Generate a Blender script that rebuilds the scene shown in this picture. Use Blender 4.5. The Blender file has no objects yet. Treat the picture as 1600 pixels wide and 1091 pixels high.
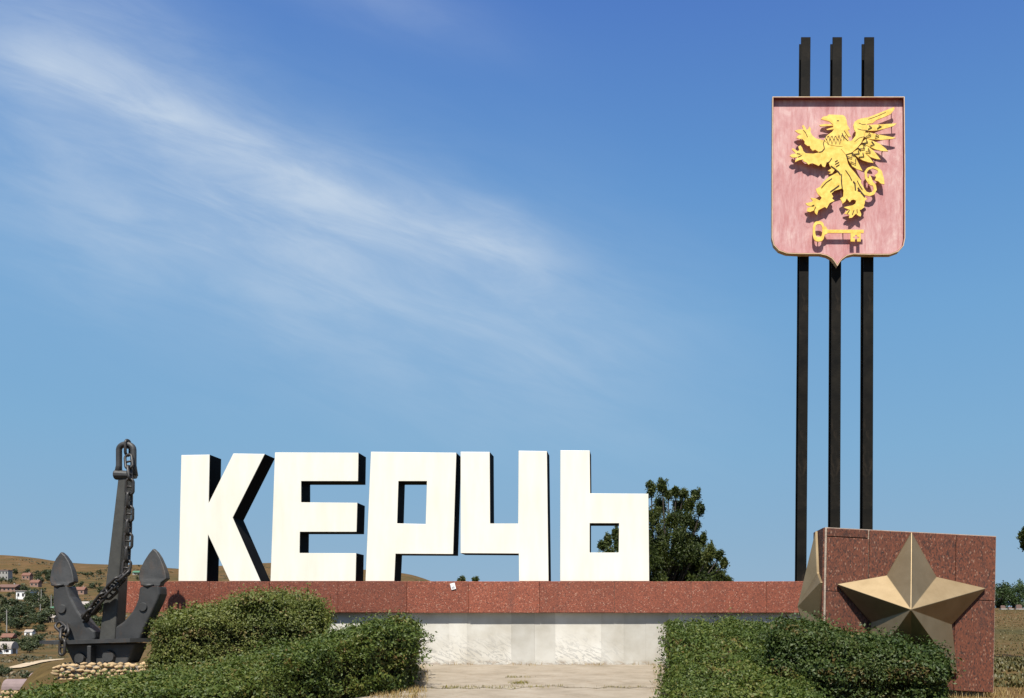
import bpy, bmesh, math, random
import numpy as np
from mathutils import Vector
from mathutils.geometry import tessellate_polygon
random.seed(7)
rng = np.random.default_rng(7)
sc = bpy.context.scene
COL = sc.collection
R = math.radians

# ---------------------------------------------------------------- camera
F = 1452.0          # focal length in photo pixels (photo is 1600 wide)
ZC = 1.08           # eye height above the foot of the wall
D0 = 22.0           # distance from the eye to the face of the letters (y = 0)
cd = bpy.data.cameras.new('camera')
cam = bpy.data.objects.new('camera', cd)
COL.objects.link(cam)
cam.location = (0, -D0, ZC)
cam.rotation_euler = (R(90), 0, 0)
cd.sensor_fit = 'HORIZONTAL'
cd.sensor_width = 36
cd.lens = 36 * F / 1600
cd.shift_x = -200 / 1600
cd.shift_y = (970 - 545.5) / 1600
cd.clip_end = 9000
sc.camera = cam

# ---------------------------------------------------------------- sun and sky
ELEV, AZ = 58, 2     # sun behind the camera, a little to the left
w = bpy.data.worlds.new('World')
sc.world = w
w.use_nodes = True
nt = w.node_tree
for n in list(nt.nodes):
    nt.nodes.remove(n)
def N(t, kind, **kw):
    n = t.nodes.new(kind)
    for k, v in kw.items():
        setattr(n, k, v)
    return n
def math_node(t, op, a, b=None, c=None, clamp=False):
    n = t.nodes.new('ShaderNodeMath')
    n.operation = op
    n.use_clamp = clamp
    for i, v in enumerate((a, b, c)):
        if v is None:
            continue
        if isinstance(v, (int, float)):
            n.inputs[i].default_value = v
        else:
            t.links.new(v, n.inputs[i])
    return n.outputs[0]
def mix_rgb(t, fac, a, b, blend='MIX'):
    n = t.nodes.new('ShaderNodeMix')
    n.data_type = 'RGBA'
    n.blend_type = blend
    for i, v in ((0, fac), (6, a), (7, b)):
        if isinstance(v, (int, float)):
            n.inputs[i].default_value = v
        elif isinstance(v, tuple):
            n.inputs[i].default_value = (*v, 1)
        else:
            t.links.new(v, n.inputs[i])
    return n.outputs[2]
sky = N(nt, 'ShaderNodeTexSky', sky_type='NISHITA', sun_disc=False)
sky.sun_elevation = R(ELEV)
sky.sun_rotation = R(180 + AZ)
sky.air_density = 1.0
sky.dust_density = 0.6
sky.ozone_density = 2.0
tc = N(nt, 'ShaderNodeTexCoord')
sep = N(nt, 'ShaderNodeSeparateXYZ')
nt.links.new(tc.outputs['Generated'], sep.inputs[0])
dx, dy, dz = sep.outputs
ys = math_node(nt, 'MAXIMUM', dy, 0.08)
u = math_node(nt, 'DIVIDE', dx, ys)
v = math_node(nt, 'DIVIDE', dz, ys)
front = math_node(nt, 'MULTIPLY_ADD', dy, 4.0, -0.8, clamp=True)
# thin high cloud: axes along (s) and across (t) the streaks
CA = R(-19.5)
u0, v0 = (480 - 1000) / F, (970 - 262) / F
ud = math_node(nt, 'SUBTRACT', u, u0)
vd = math_node(nt, 'SUBTRACT', v, v0)
s_ = math_node(nt, 'ADD', math_node(nt, 'MULTIPLY', ud, math.cos(CA)), math_node(nt, 'MULTIPLY', vd, math.sin(CA)))
t_ = math_node(nt, 'SUBTRACT', math_node(nt, 'MULTIPLY', vd, math.cos(CA)), math_node(nt, 'MULTIPLY', ud, math.sin(CA)))
cmb = N(nt, 'ShaderNodeCombineXYZ')
nt.links.new(math_node(nt, 'MULTIPLY', s_, 3.4), cmb.inputs[0])
nt.links.new(math_node(nt, 'MULTIPLY', t_, 15.0), cmb.inputs[1])
nz1 = N(nt, 'ShaderNodeTexNoise')
nz1.inputs['Scale'].default_value = 1.6
nz1.inputs['Detail'].default_value = 9
nz1.inputs['Roughness'].default_value = 0.62
nz1.inputs['Distortion'].default_value = 0.5
nt.links.new(cmb.outputs[0], nz1.inputs['Vector'])
cmb2 = N(nt, 'ShaderNodeCombineXYZ')
nt.links.new(math_node(nt, 'MULTIPLY', s_, 3.0), cmb2.inputs[0])
nt.links.new(math_node(nt, 'MULTIPLY', t_, 4.5), cmb2.inputs[1])
nz2 = N(nt, 'ShaderNodeTexNoise')
nz2.inputs['Scale'].default_value = 1.3
nz2.inputs['Detail'].default_value = 4
nt.links.new(cmb2.outputs[0], nz2.inputs['Vector'])
def bell(x, c, wdt):
    q = math_node(nt, 'DIVIDE', math_node(nt, 'SUBTRACT', x, c), wdt)
    return math_node(nt, 'EXPONENT', math_node(nt, 'MULTIPLY', math_node(nt, 'MULTIPLY', q, q), -1.0))
def ramp(x, a, b):
    n = N(nt, 'ShaderNodeMapRange', interpolation_type='SMOOTHSTEP')
    nt.links.new(x, n.inputs[0])
    n.inputs[1].default_value = a
    n.inputs[2].default_value = b
    return n.outputs[0]
ext = math_node(nt, 'MULTIPLY', ramp(s_, -0.62, -0.16), ramp(s_, 0.35, 0.20))
core = math_node(nt, 'MULTIPLY', bell(t_, -0.004, 0.038), ext)
extv = math_node(nt, 'MULTIPLY', ramp(s_, -0.62, -0.16), ramp(s_, 0.66, 0.06))
veil = math_node(nt, 'MULTIPLY', bell(t_, -0.085, 0.125), extv)
topl = math_node(nt, 'MULTIPLY', bell(s_, -0.30, 0.16), bell(t_, 0.055, 0.07))
wisp = math_node(nt, 'MULTIPLY', bell(t_, 0.20, 0.035), math_node(nt, 'MULTIPLY', bell(s_, 0.0, 0.14), 0.45))
n1 = ramp(nz1.outputs[0], 0.28, 0.72)
n2 = ramp(nz2.outputs[0], 0.3, 0.7)
mod = math_node(nt, 'MULTIPLY_ADD', n1, 0.52, 0.58)
mod2 = math_node(nt, 'MULTIPLY_ADD', n2, 0.45, 0.6)
mod3 = math_node(nt, 'MULTIPLY', mod, mod2)
cl = math_node(nt, 'ADD', math_node(nt, 'MULTIPLY', core, 0.46), math_node(nt, 'MULTIPLY', veil, 0.52))
cl = math_node(nt, 'ADD', cl, math_node(nt, 'MULTIPLY', topl, 0.30))
cl = math_node(nt, 'ADD', cl, math_node(nt, 'MULTIPLY', wisp, 0.45))
cl = math_node(nt, 'MULTIPLY', math_node(nt, 'MULTIPLY', cl, mod3), front, clamp=True)
# grade of the whole sky: a little gain and gamma per channel
sc_ = N(nt, 'ShaderNodeSeparateColor')
nt.links.new(sky.outputs[0], sc_.inputs[0])
cc_ = N(nt, 'ShaderNodeCombineColor')
for i, (gain, gam) in enumerate(((0.74, 0.72), (1.33, 0.56), (3.6, 0.17))):
    nt.links.new(math_node(nt, 'MULTIPLY', math_node(nt, 'POWER', sc_.outputs[i], gam), gain), cc_.inputs[i])
# clear summer air: colour by height above the horizon, the same all round
rp = N(nt, 'ShaderNodeValToRGB')
nt.links.new(dz, rp.inputs[0])
el = rp.color_ramp.elements
KS = 1 / 0.129
for i, (p_, c_) in enumerate(((0.0, (.30, .45, .60)), (0.08, (.262, .432, .612)), (0.18, (.222, .435, .655)), (0.31, (.176, .395, .665)), (0.42, (.125, .315, .632)), (0.56, (.080, .196, .548)), (1.0, (.045, .115, .40)))):
    e_ = el[0] if i == 0 else el.new(p_)
    e_.position = p_
    e_.color = (*[q_ * 0.2 * KS for q_ in c_], 1)
if len(el) > 7: el.remove(el[-1])
gr5 = mix_rgb(nt, 1.0, rp.outputs[0], (5.0, 5.0, 5.0), 'MULTIPLY')
skyc = mix_rgb(nt, 0.8, cc_.outputs[0], gr5)
skyc = mix_rgb(nt, cl, skyc, (4.8, 5.55, 6.4))

bg = N(nt, 'ShaderNodeBackground')
bg.inputs['Strength'].default_value = 0.085
nt.links.new(skyc, bg.inputs['Color'])
wo = N(nt, 'ShaderNodeOutputWorld')
nt.links.new(bg.outputs[0], wo.inputs[0])

sl = bpy.data.lights.new('sun', 'SUN')
sl.energy = 5.0
sl.angle = R(0.53)
sl.color = (1.0, 0.955, 0.87)
so = bpy.data.objects.new('sun', sl)
COL.objects.link(so)
sund = Vector((-math.sin(R(AZ)) * math.cos(R(ELEV)), -math.cos(R(AZ)) * math.cos(R(ELEV)), math.sin(R(ELEV))))
so.rotation_euler = sund.to_track_quat('Z', 'Y').to_euler()
so.location = (-20, -60, 80)

sc.view_settings.view_transform = 'Standard'
sc.view_settings.look = 'None'
sc.view_settings.gamma = 1
sc.view_settings.use_curve_mapping = False
sc.view_settings.exposure = 0.6

# ---------------------------------------------------------------- helpers
ORG = {}
def P(px, py, d):
    """a photo pixel at distance d (metres in front of the eye) as a place in the scene"""
    return Vector(((px - 1000) / F * d, d - D0, ZC + (970 - py) / F * d))
def tag(o, label=None, cat=None, group=None, kind=None):
    if label: o['label'] = label
    if cat: o['category'] = cat
    if group: o['group'] = group
    if kind: o['kind'] = kind
    return o
def thing(name, loc, label, cat, group=None):
    o = bpy.data.objects.new(name, None)
    COL.objects.link(o)
    o.location = loc
    o.empty_display_size = 0.2
    ORG[o] = Vector(loc)
    return tag(o, label, cat, group)
def link(name, me, parent=None):
    o = bpy.data.objects.new(name, me)
    COL.objects.link(o)
    if parent is not None:
        o.parent = parent
    ORG[o] = ORG.get(parent, Vector((0, 0, 0)))
    return o
def mesh(name, verts, faces, mat, parent=None, smooth=False, fix=True):
    """verts in world coordinates; stored relative to the thing they belong to"""
    og = ORG.get(parent, Vector((0, 0, 0)))
    me = bpy.data.meshes.new(name)
    me.from_pydata([tuple(Vector(q) - og) for q in verts], [], faces)
    if fix:
        bm = bmesh.new()
        bm.from_mesh(me)
        bmesh.ops.recalc_face_normals(bm, faces=bm.faces)
        bm.to_mesh(me)
        bm.free()
    me.materials.append(mat)
    if smooth:
        me.polygons.foreach_set('use_smooth', [True] * len(me.polygons))
    me.update()
    return link(name, me, parent)
def bevel(o, wdt=0.02, seg=2, ang=35):
    m = o.modifiers.new('bevel', 'BEVEL')
    m.width = wdt
    m.segments = seg
    m.limit_method = 'ANGLE'
    m.angle_limit = R(ang)
    return o
class MB:
    def __init__(s): s.v, s.f = [], []
    def add(s, vs, fs):
        b = len(s.v)
        s.v += [Vector(q) for q in vs]
        s.f += [tuple(i + b for i in f) for f in fs]
    def hexa(s, c8):
        s.add(c8, [(0, 3, 2, 1), (4, 5, 6, 7), (0, 1, 5, 4), (1, 2, 6, 5), (2, 3, 7, 6), (3, 0, 4, 7)])
    def box(s, x0, x1, y0, y1, z0, z1):
        s.hexa([(x0, y0, z0), (x1, y0, z0), (x1, y1, z0), (x0, y1, z0), (x0, y0, z1), (x1, y0, z1), (x1, y1, z1), (x0, y1, z1)])
    def prism(s, pts, holes, y0, y1):
        """pts: list of (x, z); extruded from y0 to y1 (numbers or functions of x, z)"""
        loops = [pts] + list(holes)
        tris = tessellate_polygon([[Vector((a, b, 0)) for a, b in lp] for lp in loops])
        flat = [q for lp in loops for q in lp]
        n = len(flat)
        f0 = y0 if callable(y0) else (lambda x, z: y0)
        f1 = y1 if callable(y1) else (lambda x, z: y1)
        vs = [(a, f0(a, b), b) for a, b in flat] + [(a, f1(a, b), b) for a, b in flat]
        fs = [tuple(t) for t in tris] + [tuple(i + n for i in reversed(t)) for t in tris]
        k = 0
        for lp in loops:
            m = len(lp)
            for i in range(m):
                a, b = k + i, k + (i + 1) % m
                fs.append((a, b, b + n, a + n))
            k += m
        s.add(vs, fs)
    def tube(s, path, radii, seg=8, closed=False, caps=True):
        path = [Vector(q) for q in path]
        n = len(path)
        if not hasattr(radii, '__len__'):
            radii = [radii] * n
        rings = []
        up = None
        for i, q in enumerate(path):
            a = path[(i - 1) % n] if (i or closed) else q
            b = path[(i + 1) % n] if (i < n - 1 or closed) else q
            t = (b - a).normalized()
            if up is None:
                up = t.orthogonal().normalized()
            up = (up - t * up.dot(t))
            up = up.normalized() if up.length > 1e-6 else t.orthogonal().normalized()
            sd = t.cross(up)
            rings.append([q + (up * math.cos(k * math.tau / seg) + sd * math.sin(k * math.tau / seg)) * radii[i] for k in range(seg)])
        vs = [q for r in rings for q in r]
        fs = []
        for i in range(n if closed else n - 1):
            j = (i + 1) % n
            for k in range(seg):
                k2 = (k + 1) % seg
                fs.append((i * seg + k, i * seg + k2, j * seg + k2, j * seg + k))
        if caps and not closed:
            fs.append(tuple(range(seg)))
            fs.append(tuple((n - 1) * seg + k for k in reversed(range(seg))))
        s.add(vs, fs)
    def build(s, name, mat, parent=None, smooth=False):
        return mesh(name, s.v, s.f, mat, parent, smooth)
def poly_mesh(name, pts_px, holes_px, d, y0, y1, mat, parent):
    """outline read at distance d, extruded in depth from y0 to y1"""
    m = MB()
    cv = lambda lp: [(P(a, b, d).x, P(a, b, d).z) for a, b in lp]
    m.prism(cv(pts_px), [cv(h) for h in holes_px], y0, y1)
    return m.build(name, mat, parent)

# ---------------------------------------------------------------- materials
def mat(name, rough=0.6, metal=0.0, spec=0.5):
    m = bpy.data.materials.new(name)
    m.use_nodes = True
    t = m.node_tree
    b = t.nodes['Principled BSDF']
    b.inputs['Roughness'].default_value = rough
    b.inputs['Metallic'].default_value = metal
    b.inputs['Specular IOR Level'].default_value = spec
    return m, t, b
def coord(t, sx=1, sy=1, sz=1, kind='Object'):
    c = t.nodes.new('ShaderNodeTexCoord')
    mp = t.nodes.new('ShaderNodeMapping')
    mp.inputs['Scale'].default_value = (sx, sy, sz)
    t.links.new(c.outputs[kind], mp.inputs[0])
    return mp.outputs[0]
def noise(t, vec, scale, detail=4, rough=0.55, dist=0.0):
    n = t.nodes.new('ShaderNodeTexNoise')
    n.inputs['Scale'].default_value = scale
    n.inputs['Detail'].default_value = detail
    n.inputs['Roughness'].default_value = rough
    n.inputs['Distortion'].default_value = dist
    t.links.new(vec, n.inputs['Vector'])
    return n.outputs[0]
def cramp(t, fac, stops, interp='LINEAR'):
    n = t.nodes.new('ShaderNodeValToRGB')
    n.color_ramp.interpolation = interp
    el = n.color_ramp.elements
    while len(el) > 1:
        el.remove(el[-1])
    el[0].position = stops[0][0]
    el[0].color = (*stops[0][1], 1)
    for p, c in stops[1:]:
        e = el.new(p)
        e.color = (*c, 1)
    t.links.new(fac, n.inputs[0])
    return n.outputs[0]
def bump(t, b, h, strength=0.3, dist=0.02):
    n = t.nodes.new('ShaderNodeBump')
    n.inputs['Strength'].default_value = strength
    n.inputs['Distance'].default_value = dist
    t.links.new(h, n.inputs['Height'])
    t.links.new(n.outputs[0], b.inputs['Normal'])
def rnd(t):
    return t.nodes.new('ShaderNodeObjectInfo').outputs['Random']
def mottled(name, c1, c2, scale=3.0, rough=0.6, metal=0.0, bmp=0.0, bscale=40, spec=0.5, per_obj=0.0, stretch=(1, 1, 1)):
    m, t, b = mat(name, rough, metal, spec)
    vec = coord(t, *stretch)
    f = noise(t, vec, scale, 6, 0.6)
    c = cramp(t, f, [(0.3, c1), (0.7, c2)])
    if per_obj:
        k = math_node(t, 'MULTIPLY_ADD', rnd(t), per_obj, 1 - per_obj / 2)
        cc = t.nodes.new('ShaderNodeCombineColor')
        for i in range(3):
            t.links.new(k, cc.inputs[i])
        c = mix_rgb(t, 1.0, c, cc.outputs[0], 'MULTIPLY')
    t.links.new(c, b.inputs['Base Color'])
    if bmp:
        bump(t, b, noise(t, vec, bscale, 5, 0.6), bmp, 0.02)
    return m
def granite(name, base, dark, pale, per_obj=0.38, tool=1.0, rough=0.55, scale=58):
    m, t, b = mat(name, rough, 0, 0.4)
    vec = coord(t, 1, 1, tool)
    v1 = t.nodes.new('ShaderNodeTexVoronoi')
    v1.inputs['Scale'].default_value = scale
    t.links.new(vec, v1.inputs['Vector'])
    sp = t.nodes.new('ShaderNodeSeparateColor')
    t.links.new(v1.outputs['Color'], sp.inputs[0])
    c = cramp(t, sp.outputs[0], [(0.0, dark), (0.25, tuple((a + c) / 2 for a, c in zip(base, dark))), (0.45, base), (0.78, base), (0.9, tuple(min(1, k * 1.35) for k in base)), (0.95, tuple(min(1, k * 1.2) for k in base)), (0.975, pale)])
    big = noise(t, vec, 1.1, 4, 0.6)
    k = math_node(t, 'MULTIPLY_ADD', big, 0.5, 0.75)
    k = math_node(t, 'MULTIPLY', k, math_node(t, 'MULTIPLY_ADD', rnd(t), per_obj, 1 - per_obj / 2))
    cc = t.nodes.new('ShaderNodeCombineColor')
    for i in range(3):
        t.links.new(k, cc.inputs[i])
    c = mix_rgb(t, 1.0, c, cc.outputs[0], 'MULTIPLY')
    st = noise(t, coord(t, 3, 3, 0.35), 1.6, 5, 0.65)
    c = mix_rgb(t, cramp(t, st, [(0.55, (0, 0, 0)), (0.75, (0.5, 0.5, 0.5))]), c, tuple(q * 0.45 + 0.02 for q in base))
    t.links.new(c, b.inputs['Base Color'])
    bump(t, b, sp.outputs[1], 0.25, 0.01)
    return m
M = {}
M['letter_face'] = mottled('cream_white_paint', (0.695, 0.66, 0.56), (0.77, 0.745, 0.66), 1.3, 0.55, bmp=0.06, bscale=3, stretch=(2.6, 1, 0.55))
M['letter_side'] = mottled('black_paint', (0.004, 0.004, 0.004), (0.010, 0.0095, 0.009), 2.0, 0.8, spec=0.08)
M['granite_beam'] = granite('red_granite', (0.215, 0.062, 0.034), (0.10, 0.032, 0.021), (0.36, 0.20, 0.14), scale=56)
M['granite_block'] = granite('dark_red_granite', (0.118, 0.036, 0.018), (0.036, 0.016, 0.012), (0.22, 0.12, 0.08), tool=0.45, rough=0.75, scale=66)
M['mortar'] = mottled('pale_mortar', (0.26, 0.205, 0.16), (0.44, 0.36, 0.29), 9, 0.9, bmp=0.4)
M['cement'] = mottled('grey_cement', (0.16, 0.15, 0.13), (0.24, 0.22, 0.19), 4, 0.9, bmp=0.3)
M['bronze'] = mottled('dull_bronze', (0.25, 0.185, 0.105), (0.31, 0.235, 0.14), 3, 0.55, 0.82, bmp=0.05, bscale=8)
M['pole'] = mottled('black_steel', (0.004, 0.004, 0.0035), (0.016, 0.0135, 0.010), 1.7, 0.75, bmp=0.05, stretch=(3, 3, 0.5), spec=0.12)
M['iron'] = mottled('grey_painted_iron', (0.019, 0.0195, 0.020), (0.034, 0.034, 0.034), 2.5, 0.55, bmp=0.12, bscale=25)
def rusty(name, c1, c2, rust, amt, rough=0.55):
    m, t, b = mat(name, rough, 0, 0.45)
    v = coord(t)
    c = cramp(t, noise(t, v, 2.5, 6, 0.6), [(0.3, c1), (0.7, c2)])
    k = cramp(t, noise(t, coord(t, 1, 1, 0.4), 4.5, 7, 0.72, 0.3), [(0.54, (0, 0, 0)), (0.68, (amt, amt, amt))])
    c = mix_rgb(t, k, c, rust)
    t.links.new(c, b.inputs['Base Color'])
    bump(t, b, noise(t, v, 22, 5, 0.65), 0.2, 0.02)
    return m
M['iron'] = rusty('grey_painted_iron', (0.023, 0.0235, 0.024), (0.050, 0.050, 0.050), (0.065, 0.042, 0.028), 0.6)
M['pole'] = rusty('black_steel', (0.003, 0.003, 0.0027), (0.013, 0.011, 0.008), (0.035, 0.026, 0.017), 0.6, 0.75)
M['pole'].node_tree.nodes['Principled BSDF'].inputs['Specular IOR Level'].default_value = 0.12
M['shank'] = mottled('worn_painted_iron', (0.034, 0.033, 0.029), (0.062, 0.060, 0.052), 3.5, 0.55, bmp=0.15, bscale=30)
M['chain'] = mottled('black_chain_iron', (0.014, 0.013, 0.012), (0.036, 0.030, 0.026), 12, 0.5, bmp=0.1)
M['gold'] = mottled('yellow_paint', (0.66, 0.40, 0.04), (0.88, 0.63, 0.13), 9, 0.5, bmp=0.05)
M['gold_line'] = mottled('dark_line_paint', (0.02, 0.010, 0.006), (0.05, 0.022, 0.01), 9, 0.8)
M['rim'] = mottled('pale_brass_rim', (0.50, 0.32, 0.16), (0.66, 0.50, 0.33), 6, 0.5, bmp=0.05)
m_, t_n, b_ = mat('faded_red_enamel', 0.55)
vec = coord(t_n, 1, 1, 0.45)
f1 = noise(t_n, vec, 2.4, 7, 0.75, 0.6)
f2 = noise(t_n, coord(t_n, 5, 1, 0.7), 2.6, 6, 0.75)
c = cramp(t_n, f1, [(0.30, (0.32, 0.10, 0.10)), (0.44, (0.47, 0.225, 0.22)), (0.55, (0.53, 0.295, 0.285)), (0.68, (0.61, 0.42, 0.39))])
c = mix_rgb(t_n, cramp(t_n, f2, [(0.48, (0, 0, 0)), (0.66, (0.8, 0.8, 0.8))]), c, (0.42, 0.155, 0.15))
t_n.links.new(c, b_.inputs['Base Color'])
M['enamel'] = m_
M['lip'] = mottled('shaded_red_enamel', (0.16, 0.03, 0.028), (0.26, 0.06, 0.055), 5, 0.6)  # red inner wall, painted darker for the shade under the rim
def marble_mat():
    m, t, b = mat('white_marble', 0.6, 0, 0.3)
    vec = coord(t)
    f = noise(t, vec, 1.4, 5, 0.6)
    c = cramp(t, f, [(0.3, (0.43, 0.40, 0.34)), (0.65, (0.58, 0.56, 0.51))])
    mp = t.nodes.new('ShaderNodeMapping')
    mp.inputs['Rotation'].default_value = (0, R(-32), 0)
    t.links.new(vec, mp.inputs[0])
    mp2 = t.nodes.new('ShaderNodeMapping')
    mp2.inputs['Scale'].default_value = (0.9, 1, 3.2)
    t.links.new(mp.outputs[0], mp2.inputs[0])
    # veins sit in the lower part of some slabs only
    add = t.nodes.new('ShaderNodeVectorMath')
    add.operation = 'ADD'
    t.links.new(mp2.outputs[0], add.inputs[0])
    cx = t.nodes.new('ShaderNodeCombineXYZ')
    t.links.new(math_node(t, 'MULTIPLY', rnd(t), 40), cx.inputs[0])
    t.links.new(cx.outputs[0], add.inputs[1])
    nv = noise(t, add.outputs[0], 2.6, 7, 0.62, 0.7)
    ridge = math_node(t, 'ABSOLUTE', math_node(t, 'SUBTRACT', nv, 0.5))
    sx = t.nodes.new('ShaderNodeSeparateXYZ')
    t.links.new(vec, sx.inputs[0])
    low = t.nodes.new('ShaderNodeMapRange')
    t.links.new(sx.outputs[2], low.inputs[0])
    low.inputs[1].default_value = 0.85
    low.inputs[2].default_value = 0.25
    msk = math_node(t, 'MULTIPLY', low.outputs[0], cramp(t, rnd(t), [(0.35, (0, 0, 0)), (0.6, (1, 1, 1))]))
    veins = cramp(t, ridge, [(0.0, (0.75, 0.75, 0.75)), (0.035, (0, 0, 0))])
    c = mix_rgb(t, math_node(t, 'MULTIPLY', veins, msk), c, (0.21, 0.205, 0.20))
    k = math_node(t, 'MULTIPLY_ADD', rnd(t), 0.34, 0.78)
    cc = t.nodes.new('ShaderNodeCombineColor')
    for i in range(3):
        t.links.new(k, cc.inputs[i])
    c = mix_rgb(t, 1.0, c, cc.outputs[0], 'MULTIPLY')
    dirt = math_node(t, 'MULTIPLY', noise(t, coord(t, 1, 1, 2.5), 5, 5, 0.7), 1.0)
    lowd = t.nodes.new('ShaderNodeMapRange')
    t.links.new(sx.outputs[2], lowd.inputs[0])
    lowd.inputs[1].default_value = 0.16
    lowd.inputs[2].default_value = 0.0
    dm = math_node(t, 'MULTIPLY', cramp(t, dirt, [(0.45, (0, 0, 0)), (0.6, (1, 1, 1))]), lowd.outputs[0])
    c = mix_rgb(t, dm, c, (0.22, 0.14, 0.08))
    t.links.new(c, b.inputs['Base Color'])
    bump(t, b, noise(t, vec, 14, 5, 0.6), 0.12, 0.01)
    return m
M['marble'] = marble_mat()
def path_mat():
    m, t, b = mat('worn_concrete', 0.9, 0, 0.2)
    vec = coord(t)
    f = noise(t, coord(t, 0.8, 1.1, 1), 1.5, 8, 0.72)
    c = cramp(t, f, [(0.3, (0.175, 0.145, 0.105)), (0.5, (0.26, 0.22, 0.17)), (0.72, (0.32, 0.28, 0.225))])
    st = noise(t, vec, 7, 5, 0.75)
    c = mix_rgb(t, cramp(t, st, [(0.58, (0, 0, 0)), (0.70, (0.8, 0.8, 0.8))]), c, (0.19, 0.12, 0.055))
    t.links.new(c, b.inputs['Base Color'])
    bump(t, b, noise(t, vec, 30, 5, 0.7), 0.3, 0.02)
    return m
M['path'] = path_mat()
def ground_mat():
    m, t, b = mat('dry_steppe_ground', 0.95, 0, 0.1)
    g = t.nodes.new('ShaderNodeNewGeometry')
    mp = t.nodes.new('ShaderNodeMapping')
    t.links.new(g.outputs['Position'], mp.inputs[0])
    vec = mp.outputs[0]
    big = noise(t, vec, 0.008, 6, 0.62, 0.4)
    mid = noise(t, vec, 0.05, 6, 0.65)
    fine = noise(t, vec, 1.2, 6, 0.7)
    c = cramp(t, big, [(0.32, (0.045, 0.045, 0.018)), (0.43, (0.085, 0.062, 0.024)), (0.52, (0.118, 0.068, 0.028)), (0.62, (0.105, 0.068, 0.032)), (0.72, (0.13, 0.09, 0.048))])
    c2 = cramp(t, mid, [(0.36, (0.034, 0.038, 0.014)), (0.46, (0.075, 0.058, 0.022)), (0.55, (0.108, 0.064, 0.027)), (0.68, (0.165, 0.112, 0.06))])
    c = mix_rgb(t, 0.5, c, c2)
    c3 = cramp(t, fine, [(0.3, (0.5, 0.48, 0.42)), (0.7, (1.35, 1.3, 1.2))])
    c = mix_rgb(t, 0.75, c, c3, 'MULTIPLY')
    t.links.new(c, b.inputs['Base Color'])
    bump(t, b, fine, 0.5, 0.15)
    return m
M['ground'] = ground_mat()
M['track'] = mottled('pale_dust', (0.34, 0.255, 0.16), (0.46, 0.36, 0.24), 0.2, 0.95)
M['stone'] = mottled('yellow_limestone', (0.30, 0.20, 0.10), (0.48, 0.35, 0.20), 9, 0.9, bmp=0.5, bscale=30, per_obj=0.5)
M['soil'] = mottled('dry_soil', (0.055, 0.036, 0.018), (0.12, 0.078, 0.04), 5, 0.95, bmp=0.5)
M['paper'] = mottled('white_paper', (0.72, 0.73, 0.74), (0.80, 0.80, 0.80), 6, 0.7)
M['ink'] = mottled('faint_ink', (0.25, 0.26, 0.28), (0.35, 0.35, 0.36), 6, 0.7)
def leaf_mat(name, cols, transl=0.25, rough=0.55):
    m = bpy.data.materials.new(name)
    m.use_nodes = True
    t = m.node_tree
    b = t.nodes['Principled BSDF']
    b.inputs['Roughness'].default_value = rough
    b.inputs['Specular IOR Level'].default_value = 0.35
    a = t.nodes.new('ShaderNodeAttribute')
    a.attribute_name = 'tint'
    n = len(cols)
    c = cramp(t, a.outputs['Fac'], [(i / (n - 1), q) for i, q in enumerate(cols)])
    t.links.new(c, b.inputs['Base Color'])
    tr = t.nodes.new('ShaderNodeBsdfTranslucent')
    t.links.new(mix_rgb(t, 1.0, c, (1.0, 1.05, 0.5), 'MULTIPLY'), tr.inputs[0])
    mx = t.nodes.new('ShaderNodeMixShader')
    mx.inputs[0].default_value = transl
    t.links.new(b.outputs[0], mx.inputs[1])
    t.links.new(tr.outputs[0], mx.inputs[2])
    t.links.new(mx.outputs[0], t.nodes['Material Output'].inputs[0])
    return m
M['hedge_leaf'] = leaf_mat('privet_leaf', [(0.024, 0.042, 0.008), (0.050, 0.078, 0.013), (0.082, 0.114, 0.018), (0.13, 0.135, 0.025), (0.15, 0.09, 0.032)])
M['hedge_leaf_light'] = leaf_mat('light_privet_leaf', [(0.045, 0.062, 0.014), (0.085, 0.108, 0.022), (0.135, 0.155, 0.035), (0.19, 0.185, 0.05), (0.20, 0.135, 0.06)], 0.3)
M['hedge_leaf_dark'] = leaf_mat('dark_privet_leaf', [(0.014, 0.028, 0.006), (0.030, 0.054, 0.011), (0.052, 0.080, 0.015), (0.075, 0.092, 0.02), (0.13, 0.082, 0.028)])
M['tree_leaf'] = leaf_mat('evergreen_leaf', [(0.020, 0.034, 0.007), (0.044, 0.062, 0.013), (0.078, 0.098, 0.020), (0.13, 0.13, 0.028)], 0.3)
M['far_leaf'] = leaf_mat('village_leaf', [(0.014, 0.024, 0.008), (0.032, 0.046, 0.014), (0.055, 0.066, 0.022), (0.085, 0.082, 0.03)], 0.1)
M['field_leaf'] = leaf_mat('field_tree_leaf', [(0.016, 0.032, 0.008), (0.034, 0.060, 0.014), (0.055, 0.085, 0.020)], 0.15)
M['dry_grass'] = leaf_mat('dry_grass_blade', [(0.16, 0.10, 0.035), (0.30, 0.20, 0.075), (0.36, 0.27, 0.11), (0.16, 0.15, 0.04)], 0.2)
M['field_grass'] = leaf_mat('field_grass_blade', [(0.035, 0.040, 0.012), (0.085, 0.075, 0.022), (0.13, 0.105, 0.04), (0.10, 0.095, 0.025)], 0.15)
M['scrub'] = leaf_mat('scrub_leaf', [(0.022, 0.028, 0.010), (0.048, 0.045, 0.017), (0.085, 0.062, 0.026), (0.13, 0.088, 0.042)], 0.1)
M['weed'] = leaf_mat('weed_blade', [(0.10, 0.10, 0.02), (0.20, 0.17, 0.03), (0.28, 0.22, 0.06)], 0.2)
M['bark'] = mottled('dark_bark', (0.022, 0.017, 0.012), (0.055, 0.043, 0.031), 14, 0.9, bmp=0.5)
M['hedge_core'] = mottled('hedge_light_block', (0.006, 0.008, 0.003), (0.020, 0.018, 0.009), 9, 1.0, bmp=0.5, bscale=18, spec=0.0)  # dark colour of the solid core added to block light inside hedges
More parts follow.
